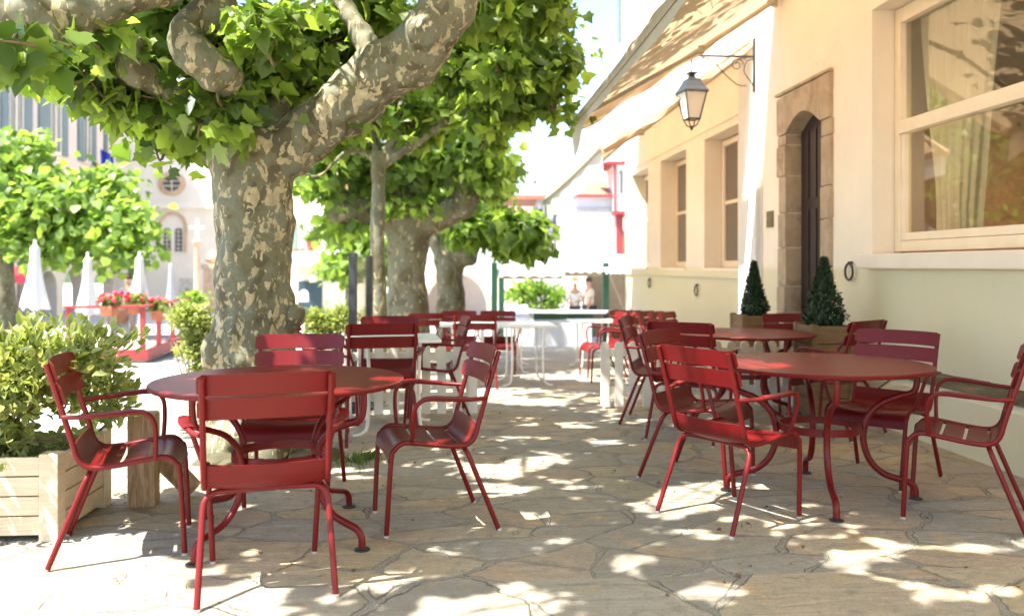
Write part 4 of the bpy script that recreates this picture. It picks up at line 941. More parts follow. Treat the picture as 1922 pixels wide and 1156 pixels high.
shrub('hedge', ho, [B(595, 605, 10.4, 34, 34, 1000, .35), B(640, 600, 10.4, 36, 36, 1100, .35), B(620, 650, 10.4, 55, 30, 800, .3)], 'bright clipped hedge just right of the big plane trunk', 'hedge', M['leaf_hedge'], (.05, .085), 'clipped hedges', True, 8, .6, OLEAF, .06, .4, .6, .25)
ho = PG(735, 14.8)
shrub('hedge', ho, [B(735, 575, 14.8, 26, 26, 600, .35), B(700, 590, 14.8, 20, 20, 300, .3)], 'small hedge seen between the slim trunk and the second thick trunk', 'hedge', M['leaf_hedge'], (.06, .10), 'clipped hedges', True, 6, .5, OLEAF, .07, .4, .6, .2)
ho = PG(1010, 27)
shrub('bush', ho, [B(1000, 545, 27, 45, 22, 1100, .8), B(970, 555, 27, 25, 18, 400, .6), B(1045, 555, 27, 25, 20, 400, .6), B(1010, 575, 27, 50, 15, 400, .6)], 'rounded green bush beyond the white market stall', 'bush', M['leaf_far'], (.12, .2), None, True, 6, 0, OLEAF, .12, .4, 1, .4)
ho = PG(372, 30)
shrub('bush', ho, [B(365, 560, 30, 30, 14, 400, .6)], 'low distant bush at the foot of the stone cross column', 'bush', M['leaf_far'], (.14, .22), None, True, 5, 0, OLEAF, .12, .4, .8, .4)

# conifers in tubs
def conifer(px, d_, label, plabel, hgt=.60, rad_=.19, topz=.78):
    v = P(px, 500, d_); x, y = v.x, v.y; g = gz(y)
    planter('wooden_tub', x-.19, x+.19, y-.19, y+.19, topz-g, plabel, 'planter', 5, M['pot_wood'], 'amber wooden tubs beside the doorway', 0, g)
    r = empty('cone_evergreen', (x, y, topz-.08), 0, label, 'shrub', 'cone shaped evergreens beside the doorway')
    n = 3600; t = rng.random(n)**1.3; a = rng.random(n)*2*math.pi
    lump = 1+.10*np.sin(a*3+t*9)+.08*np.sin(a*7-t*14)
    rr = rad_*np.minimum(1, (1-t)*1.12+.05)*np.minimum(1, .72+t*2.2)*lump*rng.random(n)**.25*np.where(rng.random(n) < .06, 1.18, 1)
    p = np.stack([rr*np.cos(a), rr*np.sin(a), .04+t*(hgt+.05)], 1)
    o = np.stack([np.cos(a), np.sin(a), np.full(n, .3)], 1); tip = o*.8+rng.normal(0, .4, (n, 3)); tip[:, 2] += .9
    leaves('foliage', M['leaf_con'], r, p, tip, o+rng.normal(0, .4, (n, 3)), rng.uniform(.02, .045, n), OLEAF, SLEAF_F)
    MB().tube([(0, 0, -.02), (0, 0, hgt*.8)], [.02, .008], 8).build('stem', M['log'], r, 60)
conifer(1415, 9.1, 'slimmer cone shaped evergreen left of the dark doorway', 'amber wooden tub under the slimmer evergreen, left of the doorway', .54, .135, .775)
conifer(1547, 7.5, 'fuller cone shaped evergreen in front of the right side of the doorway', 'amber wooden tub under the fuller evergreen, right of the doorway', .56, .175, .78)

# ------------------------------------------------------------------ buildings beyond
class Facade:
    """a wall between two ground points, with boxes given in metres along it and up it"""
    def __init__(s, A, Bp, name, label, cat='building', group=None):
        s.A = Vector((A.x, A.y, 0)); s.u = Vector((Bp.x-A.x, Bp.y-A.y, 0)); s.L = s.u.length; s.u.normalize()
        s.n = Vector((s.u.y, -s.u.x, 0))            # towards the camera
        if s.n.dot(-s.A) < 0: s.n = -s.n
        s.M = Matrix((( s.u.x, -s.n.x, 0, 0), (s.u.y, -s.n.y, 0, 0), (0, 0, 1, 0), (0, 0, 0, 1)))
        s.root = empty(name, s.A, 0, label, cat, group)
    def box(s, mb, a, b, z0, z1, d0=-.06, d1=.02): return mb.box(a, b, d0, d1, z0, z1, s.M)     # d<0 stands proud
    def part(s, name, mat, items, parent=None, cham=False):
        mb = MB()
        for it in items: s.box(mb, *it)
        return mb.build(name, mat, parent or s.root)
    def at(s, px, py=500):      # metres along the wall / height where the picture ray meets it
        a = math.atan((px-CX)/F)+rad(YAW); dx, dy = math.sin(a), math.cos(a)
        den = dx*s.u.y-dy*s.u.x; t = (s.A.x*s.u.y-s.A.y*s.u.x)/den
        q = Vector((dx*t, dy*t, 0)); dep = q.x*sa+q.y*ca
        return (q-s.A).dot(s.u), EYE+(HOR-py)/F*dep
def arch_poly(c, w, z0, zs, n=14):   # arch-headed outline
    return [(c-w, z0), (c+w, z0)]+[(c+w*math.cos(math.pi*i/n), zs+w*math.sin(math.pi*i/n)) for i in range(n+1)]
def arch_ring(c, w, z0, zs, t, n=16):
    o = [(c+(w+t)*math.cos(math.pi*i/n), zs+(w+t)*math.sin(math.pi*i/n)) for i in range(n+1)]; i_ = [(c+w*math.cos(math.pi*i/n), zs+w*math.sin(math.pi*i/n)) for i in range(n+1)]
    return [(c+w+t, z0)]+o+[(c-w-t, z0), (c-w, z0)]+i_[::-1]+[(c+w, z0)]
# church
f = Facade(PG(205, 45), PG(548, 45), 'church', 'pale sunlit stone church front with a round window and a twin arched window', 'church')
f.part('wall', M['church_stone'], [(0, f.L, -1.5, 14, 0, 10)])
a0, z = f.at(268, 388); a1, _ = f.at(560, 388); f.part('cornice', M['church_stone'], [(a0, a1, z-.1, z+.18, -.25, -.002)])
c, z = f.at(323, 345); mb = MB(); n = 28; w, t = .42, .22
vs = []
for k in range(n):
    an = 2*math.pi*k/n
    for r_, dd in ((w+t, -.10), (w, -.16), (w, -.01), (w+t, -.01)): vs.append(f.M @ Vector((c+r_*1.15*math.cos(an), dd, z+r_*math.sin(an))))
mb.add(vs, [(k*4+j, k*4+(j+1) % 4, ((k+1) % n)*4+(j+1) % 4, ((k+1) % n)*4+j) for k in range(n) for j in range(4)])
ro = mb.build('round_window', M['tan_stone'], f.root, 50)
mb = MB(); mb.prism([(c+w*1.15*math.cos(2*math.pi*k/24), z+w*math.sin(2*math.pi*k/24)) for k in range(24)], 'y', -.03, -.003, f.M); mb.build('pane', M['dark_glass'], ro)
f.part('glazing_bar', M['church_stone'], [(c-.02, c+.02, z-w, z+w, -.06, -.032), (c-w*1.1, c-.022, z-.14, z-.10, -.06, -.032), (c+.022, c+w*1.1, z-.14, z-.10, -.06, -.032), (c-w*1.1, c-.022, z+.12, z+.16, -.06, -.032), (c+.022, c+w*1.1, z+.12, z+.16, -.06, -.032)], ro)
c, zb = f.at(325, 474); _, zs = f.at(325, 425); w = .62
mb = MB(); mb.prism(arch_ring(c, w, zb, zs, .14), 'y', -.14, -.002, f.M); aw = mb.build('arched_window', M['tan_stone'], f.root)
mb = MB(); mb.prism(arch_poly(c, w-.002, zb, zs), 'y', -.03, -.004, f.M); mb.build('tracery_panel', M['church_stone'], aw)
for s_ in (-1, 1):
    mb = MB(); mb.prism(arch_poly(c+s_*.30, .20, zb+.05, zs-.28), 'y', -.045, -.032, f.M); mb.build('pane', M['dark_glass'], aw)
    f.part('glazing_bar', M['church_stone'], [(c+s_*.30-.012, c+s_*.30+.012, zb+.06, zs-.1, -.062, -.047)]+[(c+s_*.30-.19, c+s_*.30-.014, zb+.2+.22*k, zb+.225+.22*k, -.062, -.047) for k in range(6)]+[(c+s_*.30+.014, c+s_*.30+.19, zb+.2+.22*k, zb+.225+.22*k, -.062, -.047) for k in range(6)], aw)
a0, z0 = f.at(338, 558); a1, z1 = f.at(364, 522); f.part('notice_board', simple('grey_notice', (.55, .52, .46)), [(a0, a1, z0, z1, -.06, -.002)])
a0, z0 = f.at(222, 305); a1, z1 = f.at(245, 280); f.part('stone_panel', M['tan_stone'], [(a0, a1, z0, z1, -.05, -.002)])
c, z = f.at(236, 352); mb = MB(); mb.prism(arch_poly(c, .28, z-.5, z), 'y', -.05, -.002, f.M); mb.build('niche', M['tan_stone'], f.root)
# stone gate pillar and cross column
gp_ = PG(399, 40); pr = empty('stone_pillar', gp_, 0, 'brown stone gate pillar half hidden by the left side of the big trunk', 'pillar')
MB().cbox(-.35, .35, -.35, .35, 0, 2.05, .03).build('shaft', M['tan_stone'], pr); MB().cbox(-.42, .42, -.42, .42, 2.052, 2.3, .04).build('cap', M['tan_stone'], pr)
MB().lathe([(.1, 2.30), (.28, 2.42), (.3, 2.6), (.15, 2.8), (.04, 2.95)], 16).build('finial', M['tan_stone'], pr, 60)
cp = PG(370, 34); cr = empty('cross_column', cp, 0, 'tall thin stone column topped by a cross in front of the church', 'column')
MB().lathe([(.35, 0), (.35, .25), (.16, .35), (.13, .45), (.11, 2.9), (.12, 2.95), (.2, 3.05), (.2, 3.12), (.05, 3.16)], 14).build('shaft', M['tan_stone'], cr, 40)
mb = MB(); mb.cbox(-.05, .05, -.05, .05, 3.16, 4.0, .01); mb.cbox(-.28, -.052, -.05, .05, 3.6, 3.7, .01); mb.cbox(.052, .28, -.05, .05, 3.6, 3.7, .01); mb.build('cross', M['church_stone'], cr)
# shuttered building on the left
f = Facade(PG(-160, 27), PG(212, 44), 'shuttered_building', 'tall pale building with grey green shutters and an arcade at the far left', 'building')
arcs = []
for (xa, xb, ty) in ((72, 106, 508), (118, 156, 503), (172, 214, 505), (30, 60, 515)):
    a0, zt = f.at(xa, ty); a1, _ = f.at(xb, ty); arcs.append(((a0+a1)/2, abs(a1-a0)/2, zt))
arcs.sort()
f.part('wall', M['plaster_pink'], [(0, f.L, 1.6, 11.2, 0, 8)])
edges = [0]+[v for c, w, z in arcs for v in (c-w, c+w)]+[f.L]
for i in range(0, len(edges), 2): f.part('arcade_pier', M['plaster_cream'], [(edges[i], edges[i+1], -1.3, 1.6, -.02, .5)])
for c, w, zt in arcs:   # spandrels
    mb = MB(); zs = min(zt-w*.9, 1.2); pts = [(c-w, 1.6), (c-w, zs)]+[(c-w*math.cos(math.pi*i/12), zs+(zt-zs)*math.sin(math.pi*i/12)) for i in range(1, 12)]+[(c+w, zs), (c+w, 1.6)]
    mb.prism(pts, 'y', -.02, .5, f.M); mb.build('arch', M['plaster_cream'], f.root)
f.part('arcade_back_wall', M['plaster_pink'], [(0, f.L, -1.3, 1.6, 3.0, 3.2)])
f.part('cornice', M['plaster_cream'], [(0, f.L, 1.6, 1.85, -.18, -.003)])
sh = []
for (xs_, yt, yb_) in (((0, 14), 135, 240), ((43, 58), 146, 247), ((71, 92), 157, 262), ((114, 125), 178, 282), ((145, 156), 192, 290), ((170, 178), 205, 295), ((194, 200), 215, 300)):
    a0, zt = f.at(xs_[0], yt); a1, _ = f.at(xs_[1], yt); _, zb = f.at(xs_[0], yb_)
    so_ = f.part('shutter', M['shutter'], [(a0, a1, 6.2, 8.6, -.08, -.003)]); sh.append((a0, a1))
for i in range(0, 7):
    if i in (0, 2, 4):
        a0 = sh[i][1]+.02; a1 = sh[i+1][0]-.02
        if i == 2: pass
        wf = f.part('window', M['white_wood'], [(a0, a0+.09, 6.2, 8.6, -.05, -.003), (a1-.09, a1, 6.2, 8.6, -.05, -.003), (a0+.092, a1-.092, 8.5, 8.6, -.05, -.003), (a0+.092, a1-.092, 6.2, 6.3, -.05, -.003), ((a0+a1)/2-.05, (a0+a1)/2+.05, 6.302, 8.498, -.05, -.003)])
        f.part('pane', M['dark_glass'], [(a0+.05, a1-.05, 6.25, 8.55, -.02, -.004)], wf)
for lvl in (2.6,):
    for a0, a1 in sh: f.part('shutter', M['shutter'], [(a0, a1, lvl, lvl+2.2, -.08, -.003)])
f.part('roof', simple('dark_eaves', (.09, .075, .07), .8), [(-.5, f.L+.5, 11.2, 11.4, -1.1, 8)])
# flags
def flag(px, py, d_, w, h, mats, label, nm='flag'):
    p = P(px, py, d_); r = empty(nm, p, 0, label, 'flag'); n = 16
    k = len(mats)
    for j, m_ in enumerate(mats):
        vs = []
        for i in range(n+1):
            u = (j+i/n)/k; y = .06*math.sin(u*9); vs += [(u*w*.8, y, -u*h*.35), (u*w*.8+.05, y+.02, -h-u*h*.25)]
        MB().add(vs, [(i*2, i*2+2, i*2+3, i*2+1) for i in range(n)]).build('cloth', m_, r, 80)
    MB().tube([(-.04, 0, -h*1.6), (-.04, 0, .25)], .02, 8).build('pole', M['white_metal'], r, 60)
flag(188, 280, 41, .75, .85, [simple('blue_cloth', (.02, .04, .40), .8)], 'drooping blue flag on the corner of the shuttered building')
flag(207, 308, 41, .5, 1.0, [simple('white_cloth', (.75, .75, .75), .8), simple('red_cloth', (.55, .02, .03), .8)], 'drooping white and red flag right of the blue one')
flag(176, 300, 41.3, .28, .8, [simple('green_cloth', (.03, .2, .06), .8), simple('rust_cloth', (.5, .1, .04), .8)], 'small green and red flag left of the blue one')
aw_ = empty('cafe_awning', PG(38, 27), 0, 'dark red cafe awning at the far left edge under the tree', 'awning')
mb = MB(); mb.add([(-.9, 0, 2.05), (.75, 0, 2.0), (.75, -.9, 1.75), (-.9, -.9, 1.8), (.75, -.9, 1.5), (-.9, -.9, 1.55)], [(0, 1, 2, 3), (3, 2, 4, 5)]); mb.build('canvas', mat_fabric('wine_canvas', (.32, .02, .04), .25), aw_)
MB().tube([(-.85, -.85, 0), (-.85, -.85, 1.75)], .03, 8).build('pole', M['black_iron'], aw_); MB().tube([(.7, -.85, 0), (.7, -.85, 1.75)], .03, 8).build('pole', M['black_iron'], aw_)
# green shuttered town house
f = Facade(PG(536, 38), PG(690, 38), 'town_house', 'pale town house with green shutters, a small balcony and a dark teal door', 'house')
f.part('wall', M['plaster_cream'], [(0, f.L, -1.3, 8, 0, 6)])
for (xa, xb) in ((543, 557), (609, 628)):
    a0, z0 = f.at(xa, 464); a1, z1 = f.at(xb, 415); f.part('shutter', simple('sage_shutter', (.20, .30, .24), .6), [(a0, a1, z0, z1, -.07, -.003)])
a0, z0 = f.at(562, 466); a1, z1 = f.at(600, 412)
wf = f.part('window', M['white_wood'], [(a0, a0+.1, z0, z1, -.05, -.003), (a1-.1, a1, z0, z1, -.05, -.003), ((a0+a1)/2-.06, (a0+a1)/2+.06, z0, z1, -.05, -.003)])
f.part('pane', simple('lilac_pane', (.42, .42, .52), .1, .1, 2, 0), [(a0+.05, a1-.05, z0, z1, -.02, -.004)], wf)
a0, z0 = f.at(557, 503); a1, z1 = f.at(606, 497); f.part('balcony', M['tan_stone'], [(a0, a1, z0, z1, -.7, -.003)])
_, z2 = f.at(557, 470); bc = f.part('balcony_rail', M['black_iron'], [(a0+k*.1, a0+k*.1+.02, z1, z2, -.68, -.66) for k in range(int((a1-a0)/.1))]+[(a0, a1, z2, z2+.04, -.69, -.65)])
a0, z0 = f.at(560, 590); a1, z1 = f.at(605, 527); dd = f.part('door', M['dark_teal'], [(a0, a1, z0-.4, z1, -.06, -.003)])
mb = MB(); c, z = f.at(571, 566); _, zt = f.at(571, 552); mb.prism(arch_poly(c, .2, z, zt), 'y', -.075, -.062, f.M); mb.build('oval_sign', M['white_metal'], dd)
p = P(583, 467, 37.2); fp = empty('flower_pot', p, 0, 'terracotta pot with a green plant on the town house balcony', 'flower pot')
MB().lathe([(.13, 0), (.19, .3), (.2, .34), (.16, .34)], 14).build('pot', M['terracotta'], fp, 40)
q = rng.normal(0, .13, (120, 3)); q[:, 2] = np.abs(q[:, 2])+.38; leaves('foliage', M['leaf_far'], fp, q, rng.normal(0, 1, (120, 3))+np.array([0, 0, .8]), rng.normal(0, 1, (120, 3)), rng.uniform(.1, .2, 120), SLEAF, SLEAF_F)
# arcaded building in the middle
f = Facade(PG(628, 33), PG(924, 33), 'arcaded_building', 'low white building with wide stone trimmed arches behind the plane trunks', 'building')
cs = []
for cx_, ty, hw in ((672, 530, 42), (856, 514, 58)):
    c, zt = f.at(cx_, ty); a1, _ = f.at(cx_+hw, ty); cs.append((c, a1-c, zt))
ed = [0]+[v for c, w, z in cs for v in (c-w, c+w)]+[f.L]
f.part('wall', M['plaster_white'], [(ed[i], ed[i+1], -1.3, 2.1, 0, .5) for i in range(0, len(ed), 2)]+[(0, f.L, 2.1, 4.3, 0, .5)])
for c, w, zt in cs:
    zs = -.35; mb = MB(); pts = [(c-w, 2.1), (c-w, zs)]+[(c-w*math.cos(math.pi*i/14), zs+(zt-zs)*math.sin(math.pi*i/14)) for i in range(1, 14)]+[(c+w, zs), (c+w, 2.1)]
    mb.prism(pts, 'y', 0, .5, f.M); mb.build('spandrel', M['plaster_white'], f.root)
    o_ = [(c-(w+.22)*math.cos(math.pi*i/16), zs+(zt-zs+.22)*math.sin(math.pi*i/16)) for i in range(17)]; i_ = [(c-w*math.cos(math.pi*i/16), zs+(zt-zs)*math.sin(math.pi*i/16)) for i in range(17)]
    mb = MB(); mb.prism(o_+i_[::-1], 'y', -.04, -.002, f.M); mb.build('arch_trim', M['tan_stone'], f.root)
f.part('arcade_back_wall', M['plaster_pink'], [(0, f.L, -1.3, 4.2, 2.4, 2.6)])
f.part('roof', M['tile'], [(-.3, f.L+.3, 4.3, 4.5, -.5, 5)])
# white gabled house + red timber oriel
f = Facade(PG(1058, 34), PG(1166, 34), 'white_house', 'white rendered house with a pink tiled roof and red painted timbers beyond the stall', 'house')
a0, z1 = f.at(1060, 396); a1, zr = f.at(1150, 366)
f.part('wall', M['plaster_white'], [(0, f.at(1157)[0], -1.3, z1, 0, 5)])
f.part('upper_wall', M['plaster_lilac'], [(f.at(1070)[0], f.at(1149)[0], z1, zr-.02, .12, 5)])
f.part('band', simple('grey_band', (.38, .36, .33)), [(f.at(1066)[0], f.at(1150)[0], z1-.04, z1+.08, -.04, .118)])
mb = MB(); ea = f.at(1068)[0]; eb = f.at(1150)[0]; _, zt = f.at(1120, 322)
mb.add([f.M @ Vector(v) for v in ((ea, -.3, zr), (eb, -.3, zr), (eb, 3.2, zt), (ea+.6, 3.2, zt), (eb, 5.5, zr), (ea, 5.5, zr), (ea, -.3, zr-.1), (eb, -.3, zr-.1))], [(0, 1, 2, 3), (3, 2, 4, 5), (0, 1, 7, 6), (0, 3, 5)]); mb.build('roof', M['tile'], f.root)
f.part('fascia', M['red_wood'], [(ea, eb, zr-.12, zr-.01, -.36, -.305)])
ox0 = f.at(1149)[0]; ox1 = f.at(1166)[0]; _, zo1 = f.at(1150, 312); _, zo0 = f.at(1150, 398)
f.part('oriel', M['plaster_white'], [(ox0, ox1+.6, zo0, zo1, -.5, 2)])
f.part('red_timber', M['red_wood'], [(ox0, ox0+.09, zo0, zo1, -.56, -.503), (ox0-.3, ox1+.7, zo1, zo1+.12, -.62, 2), (ox0-.02, ox1+.6, zo0-.12, zo0-.003, -.56, 2), (ox0-.75, ox0-.31, zo1+.02, zo1+.08, -.6, 1)])
f.part('oriel_window', M['dark_glass'], [(ox0+.24, ox0+.34, zo0+.7, zo1-.25, -.54, -.503)])
a0, z0 = f.at(1156, 482); a1, z1_ = f.at(1169, 404); f.part('red_shutter', M['red_wood'], [(a0, a1, z0, z1_, -.12, -.003)])
# half timbered house between
f = Facade(PG(1008, 42), PG(1064, 42), 'half_timbered_house', 'pale half timbered house with a red shutter, left of the white house', 'house')
_, zt = f.at(1010, 398); f.part('wall', M['plaster_lilac'], [(0, f.L, -1.3, zt+.6, 0, 5)])
t_ = []
for px_ in (1024, 1041, 1058): a, _ = f.at(px_); t_.append((a-.06, a+.06, 1.6, zt+.6, -.04, -.003))
for py_ in (418, 436, 461): _, z = f.at(1030, py_); t_.append((0, f.L, z-.06, z+.06, -.06, -.042))
f.part('timber', simple('grey_brown_timber', (.20, .16, .15)), t_)
a0, z0 = f.at(1046, 459); a1, z1_ = f.at(1056, 438); f.part('shutter', M['red_dark'], [(a0, a1, z0, z1_, -.1, -.062)])
f.part('roof', M['tile'], [(-2.4, f.L+.3, zt+.6, zt+.8, -.5, 5)])
f = Facade(PG(925, 52), PG(1010, 52), 'tiled_house', 'distant house whose pink tiled roof shows above the low crown', 'house')
_, zt = f.at(960, 412); f.part('wall', M['plaster_cream'], [(0, f.L, -1.3, zt, 0, 5)])
mb = MB(); mb.add([f.M @ Vector(v) for v in ((-.3, -.3, zt), (f.L+.3, -.3, zt), (f.L+.3, 4, zt+1), (-.3, 4, zt+1), (f.L+.3, -.3, zt-.12), (-.3, -.3, zt-.12))], [(0, 1, 2, 3), (0, 1, 4, 5)]); mb.build('roof', M['tile'], f.root)
# ------------------------------------------------------------------ market stall
def slab(mb, quad, t=.02): mb.add([Vector(q) for q in quad]+[Vector(q)-Vector((0, 0, t)) for q in quad], [(0, 1, 2, 3), (7, 6, 5, 4)]+[(i, (i+1) % 4, 4+(i+1) % 4, 4+i) for i in range(4)])
ms = empty('market_stall', PG(1050, 21), 0, 'white canopied market stall with dark green posts at the end of the terrace', 'stall'); Oms = Vector(ms.location)
for px_, d_ in ((928, 21), (941, 23), (1137, 21)):
    p = PG(px_, d_)-Oms; MB().cbox(p.x-.075, p.x+.075, p.y-.06, p.y+.06, p.z, p.z+2.0, .006).build('post', M['green_paint'], ms)
def canopy(x0p, x1p, d0, d1, yf, yb2, mat, drop=.18, nm='canopy'):
    n = 24; vs = []
    for i in range(n+1):
        px_ = x0p+(x1p-x0p)*i/n; wv = .04*math.sin(i*1.3)
        a = P(px_, yb2, d1)-Oms; b_ = P(px_, yf, d0)-Oms; b_.z += wv*.3
        vs += [a, (a+b_)/2-Vector((0, 0, .05+wv*.3)), b_, b_-Vector((0, .03, drop+wv))]
    MB().add(vs, [(i*4+k, (i+1)*4+k, (i+1)*4+k+1, i*4+k+1) for i in range(n) for k in range(3)]).build(nm, mat, ms, 60)
canopy(932, 1060, 21, 23.5, 505, 486, M['white_fabric']); canopy(1052, 1136, 20.6, 23.5, 503, 490, M['white_fabric'], .10); canopy(1136, 1178, 20.2, 23.5, 508, 478, M['white_fabric'], .06)
for (xa_, xb_, dd_, ya_, yb_) in ((1062, 1134, 20.7, 519, 507), (944, 1058, 21.1, 524, 516)):
    qa, qb = P(xa_, ya_, dd_)-Oms, P(xb_, yb_, dd_)-Oms; MB().box(qa.x, qb.x, qa.y+.12, qa.y+.16, qa.z, qb.z).build('header_board', M['tan_wall'], ms)
qa, qb = P(926, 494, 24)-Oms, P(1010, 482, 24)-Oms; MB().box(qa.x, qb.x, qa.y, qa.y+1.2, qa.z, qb.z).build('roof_panel', simple('grey_roof_panel', (.22, .24, .23), .7), ms)
pA, pB = PG(1108, 23)-Oms, PG(1177, 22)-Oms; MB().box(pA.x, pA.x+.35, pA.y, pA.y+.06, 0, 1.75).build('back_wall', M['tan_wall'], ms); MB().box(PG(1140, 22).x-Oms.x, pB.x, pB.y-.05, pB.y, 0, 1.75).build('back_wall', M['tan_wall'], ms)
p0, p1 = PG(1003, 20)-Oms, PG(1112, 20)-Oms
ct = MB().box(p0.x, p1.x, p0.y, p0.y+.9, .0, .66).build('counter', M['white_fabric'], ms); MB().box(p0.x-.02, p1.x+.02, p0.y-.02, p0.y+.92, .662, .80).build('counter_edge', M['green_paint'], ms); MB().box(p0.x-.05, p1.x+.7, p0.y-.05, p0.y+.95, .802, .83).build('counter_top', M['white_metal'], ms)
p0, p1 = PG(950, 20.5)-Oms, PG(1000, 20.5)-Oms
tb = MB().box(p0.x, p1.x+.1, p0.y, p0.y+.7, .80, .84).build('trestle_top', M['white_metal'], ms); MB().box(p0.x+.1, p1.x-.1, p0.y+.1, p0.y+.6, .842, .95).build('goods_tray', simple('mixed_trays', (.45, .42, .50), .6, .6, 9), ms)

# ------------------------------------------------------------------ parasols, terrace rail, flowers
def parasol(px, yt, yb_, wpx, d_, label, mat):
    p = PG(px, d_); zt = P(px, yt, d_).z-p.z; zb = P(px, yb_, d_).z-p.z; R = wpx/2/F*d_
    r = empty('closed_parasol', p, 0, label, 'parasol', 'closed parasols on the square'); vs = []; n = 24; m = 14
    for j in range(m+1):
        t = j/m; rr = R*(.02 if j == 0 else .40+.60*t**1.4)*(1-.10*math.sin(t*math.pi*1.6))
        for k in range(n):
            a = 2*math.pi*k/n; q = rr*(1+.22*math.cos(a*6+t*1.5)*t); vs.append((q*math.cos(a), q*math.sin(a), zt+(zb-zt)*t+.05*math.cos(a*3)*t))
    MB().add(vs, [(j*n+k, j*n+(k+1) % n, (j+1)*n+(k+1) % n, (j+1)*n+k) for j in range(m) for k in range(n)]).build('canopy', mat, r, 80)
    MB().tube([(0, 0, 0), (0, 0, zt+.06)], .028, 8).build('pole', M['white_metal'], r, 60)
    MB().cbox(-.3, .3, -.3, .3, 0, .08, .02).build('base', M['plaza'], r)
parasol(66, 456, 578, 42, 16, 'leftmost and largest closed white parasol on the square', M['white_fabric'])
parasol(165, 479, 588, 36, 16.5, 'closed white parasol before the arcade, second from the left', M['white_fabric'])
parasol(262, 478, 572, 36, 16, 'closed white parasol beside the standing people', M['white_fabric'])
parasol(320, 496, 565, 14, 27, 'slim closed grey parasol in front of the church', M['grey_fabric'])
c0 = PG(274, 14.6); c1_ = PG(338, 17.4); dv = (c1_-c0); dv.z = 0; Lr = dv.length; an = math.atan2(dv.y, dv.x)
tr = empty('raised_terrace', c0, an, 'raised red timber terrace with railings on the square, left of the hedge', 'terrace')
MB().cbox(0, Lr+1.5, 0, 1.4, .0, .16, .01).build('deck', simple('dull_deck', (.30, .22, .19), .8), tr); MB().cbox(-.03, Lr+1.5, -.05, -.003, .06, .24, .01).build('fascia', M['red_wood'], tr)
MB().cbox(-.05, -.003, -.05, 1.4, .06, .24, .01).build('fascia', M['red_wood'], tr)
for k in range(3): MB().cbox(k*1.2, k*1.2+.08, .02, .10, .16, .95, .008).build('railing_post', M['red_wood'], tr)
MB().cbox(0, .08, 1.2, 1.28, .16, .95, .008).build('railing_post', M['red_wood'], tr); pass
MB().cbox(-.04, Lr+1, -.005, .12, .952, .99, .006).build('handrail', M['red_wood'], tr); MB().cbox(-.04, .12, .125, 1.3, .952, .99, .006).build('handrail', M['red_wood'], tr)
def flowers(px, py, d_, label, w=.5):
    p = P(px, py, d_); r = empty('flower_box', p, an, label, 'flower box', 'geranium boxes on the terrace railing')
    MB().prism([(-w/2+.03, 0), (w/2-.03, 0), (w/2, .17), (-w/2, .17)], 'y', -.09, .09).build('trough', M['terracotta'], r)
    n = 160; q = rng.uniform(-1, 1, (n, 3))*np.array([w/2, .14, .09])+np.array([0, 0, .24]); leaves('foliage', M['leaf_hedge'], r, q, rng.normal(0, 1, (n, 3)), rng.normal(0, 1, (n, 3)), rng.uniform(.05, .09, n), SLEAF, SLEAF_F)
    mb = MB()
    for k in range(16):
        c = Vector((random.uniform(-w/2, w/2), random.uniform(-.14, .14), random.uniform(.24, .38))); mb.lathe([(max(.002, .045*math.sin(math.pi*i/5)), -.04*math.cos(math.pi*i/5)) for i in range(6)], 8, Matrix.Translation(c))
    mb.build('blossoms', M['petal'], r, 60)
flowers(205, 592, 14.6, 'flower box with bright red geraniums above the shrub, leftmost on the railing', .4)
flowers(256, 588, 15.2, 'flower box with mixed red blooms under the white parasol', .45)
flowers(298, 600, 15.4, 'terracotta flower box with red geraniums, right end of the railing', .42)

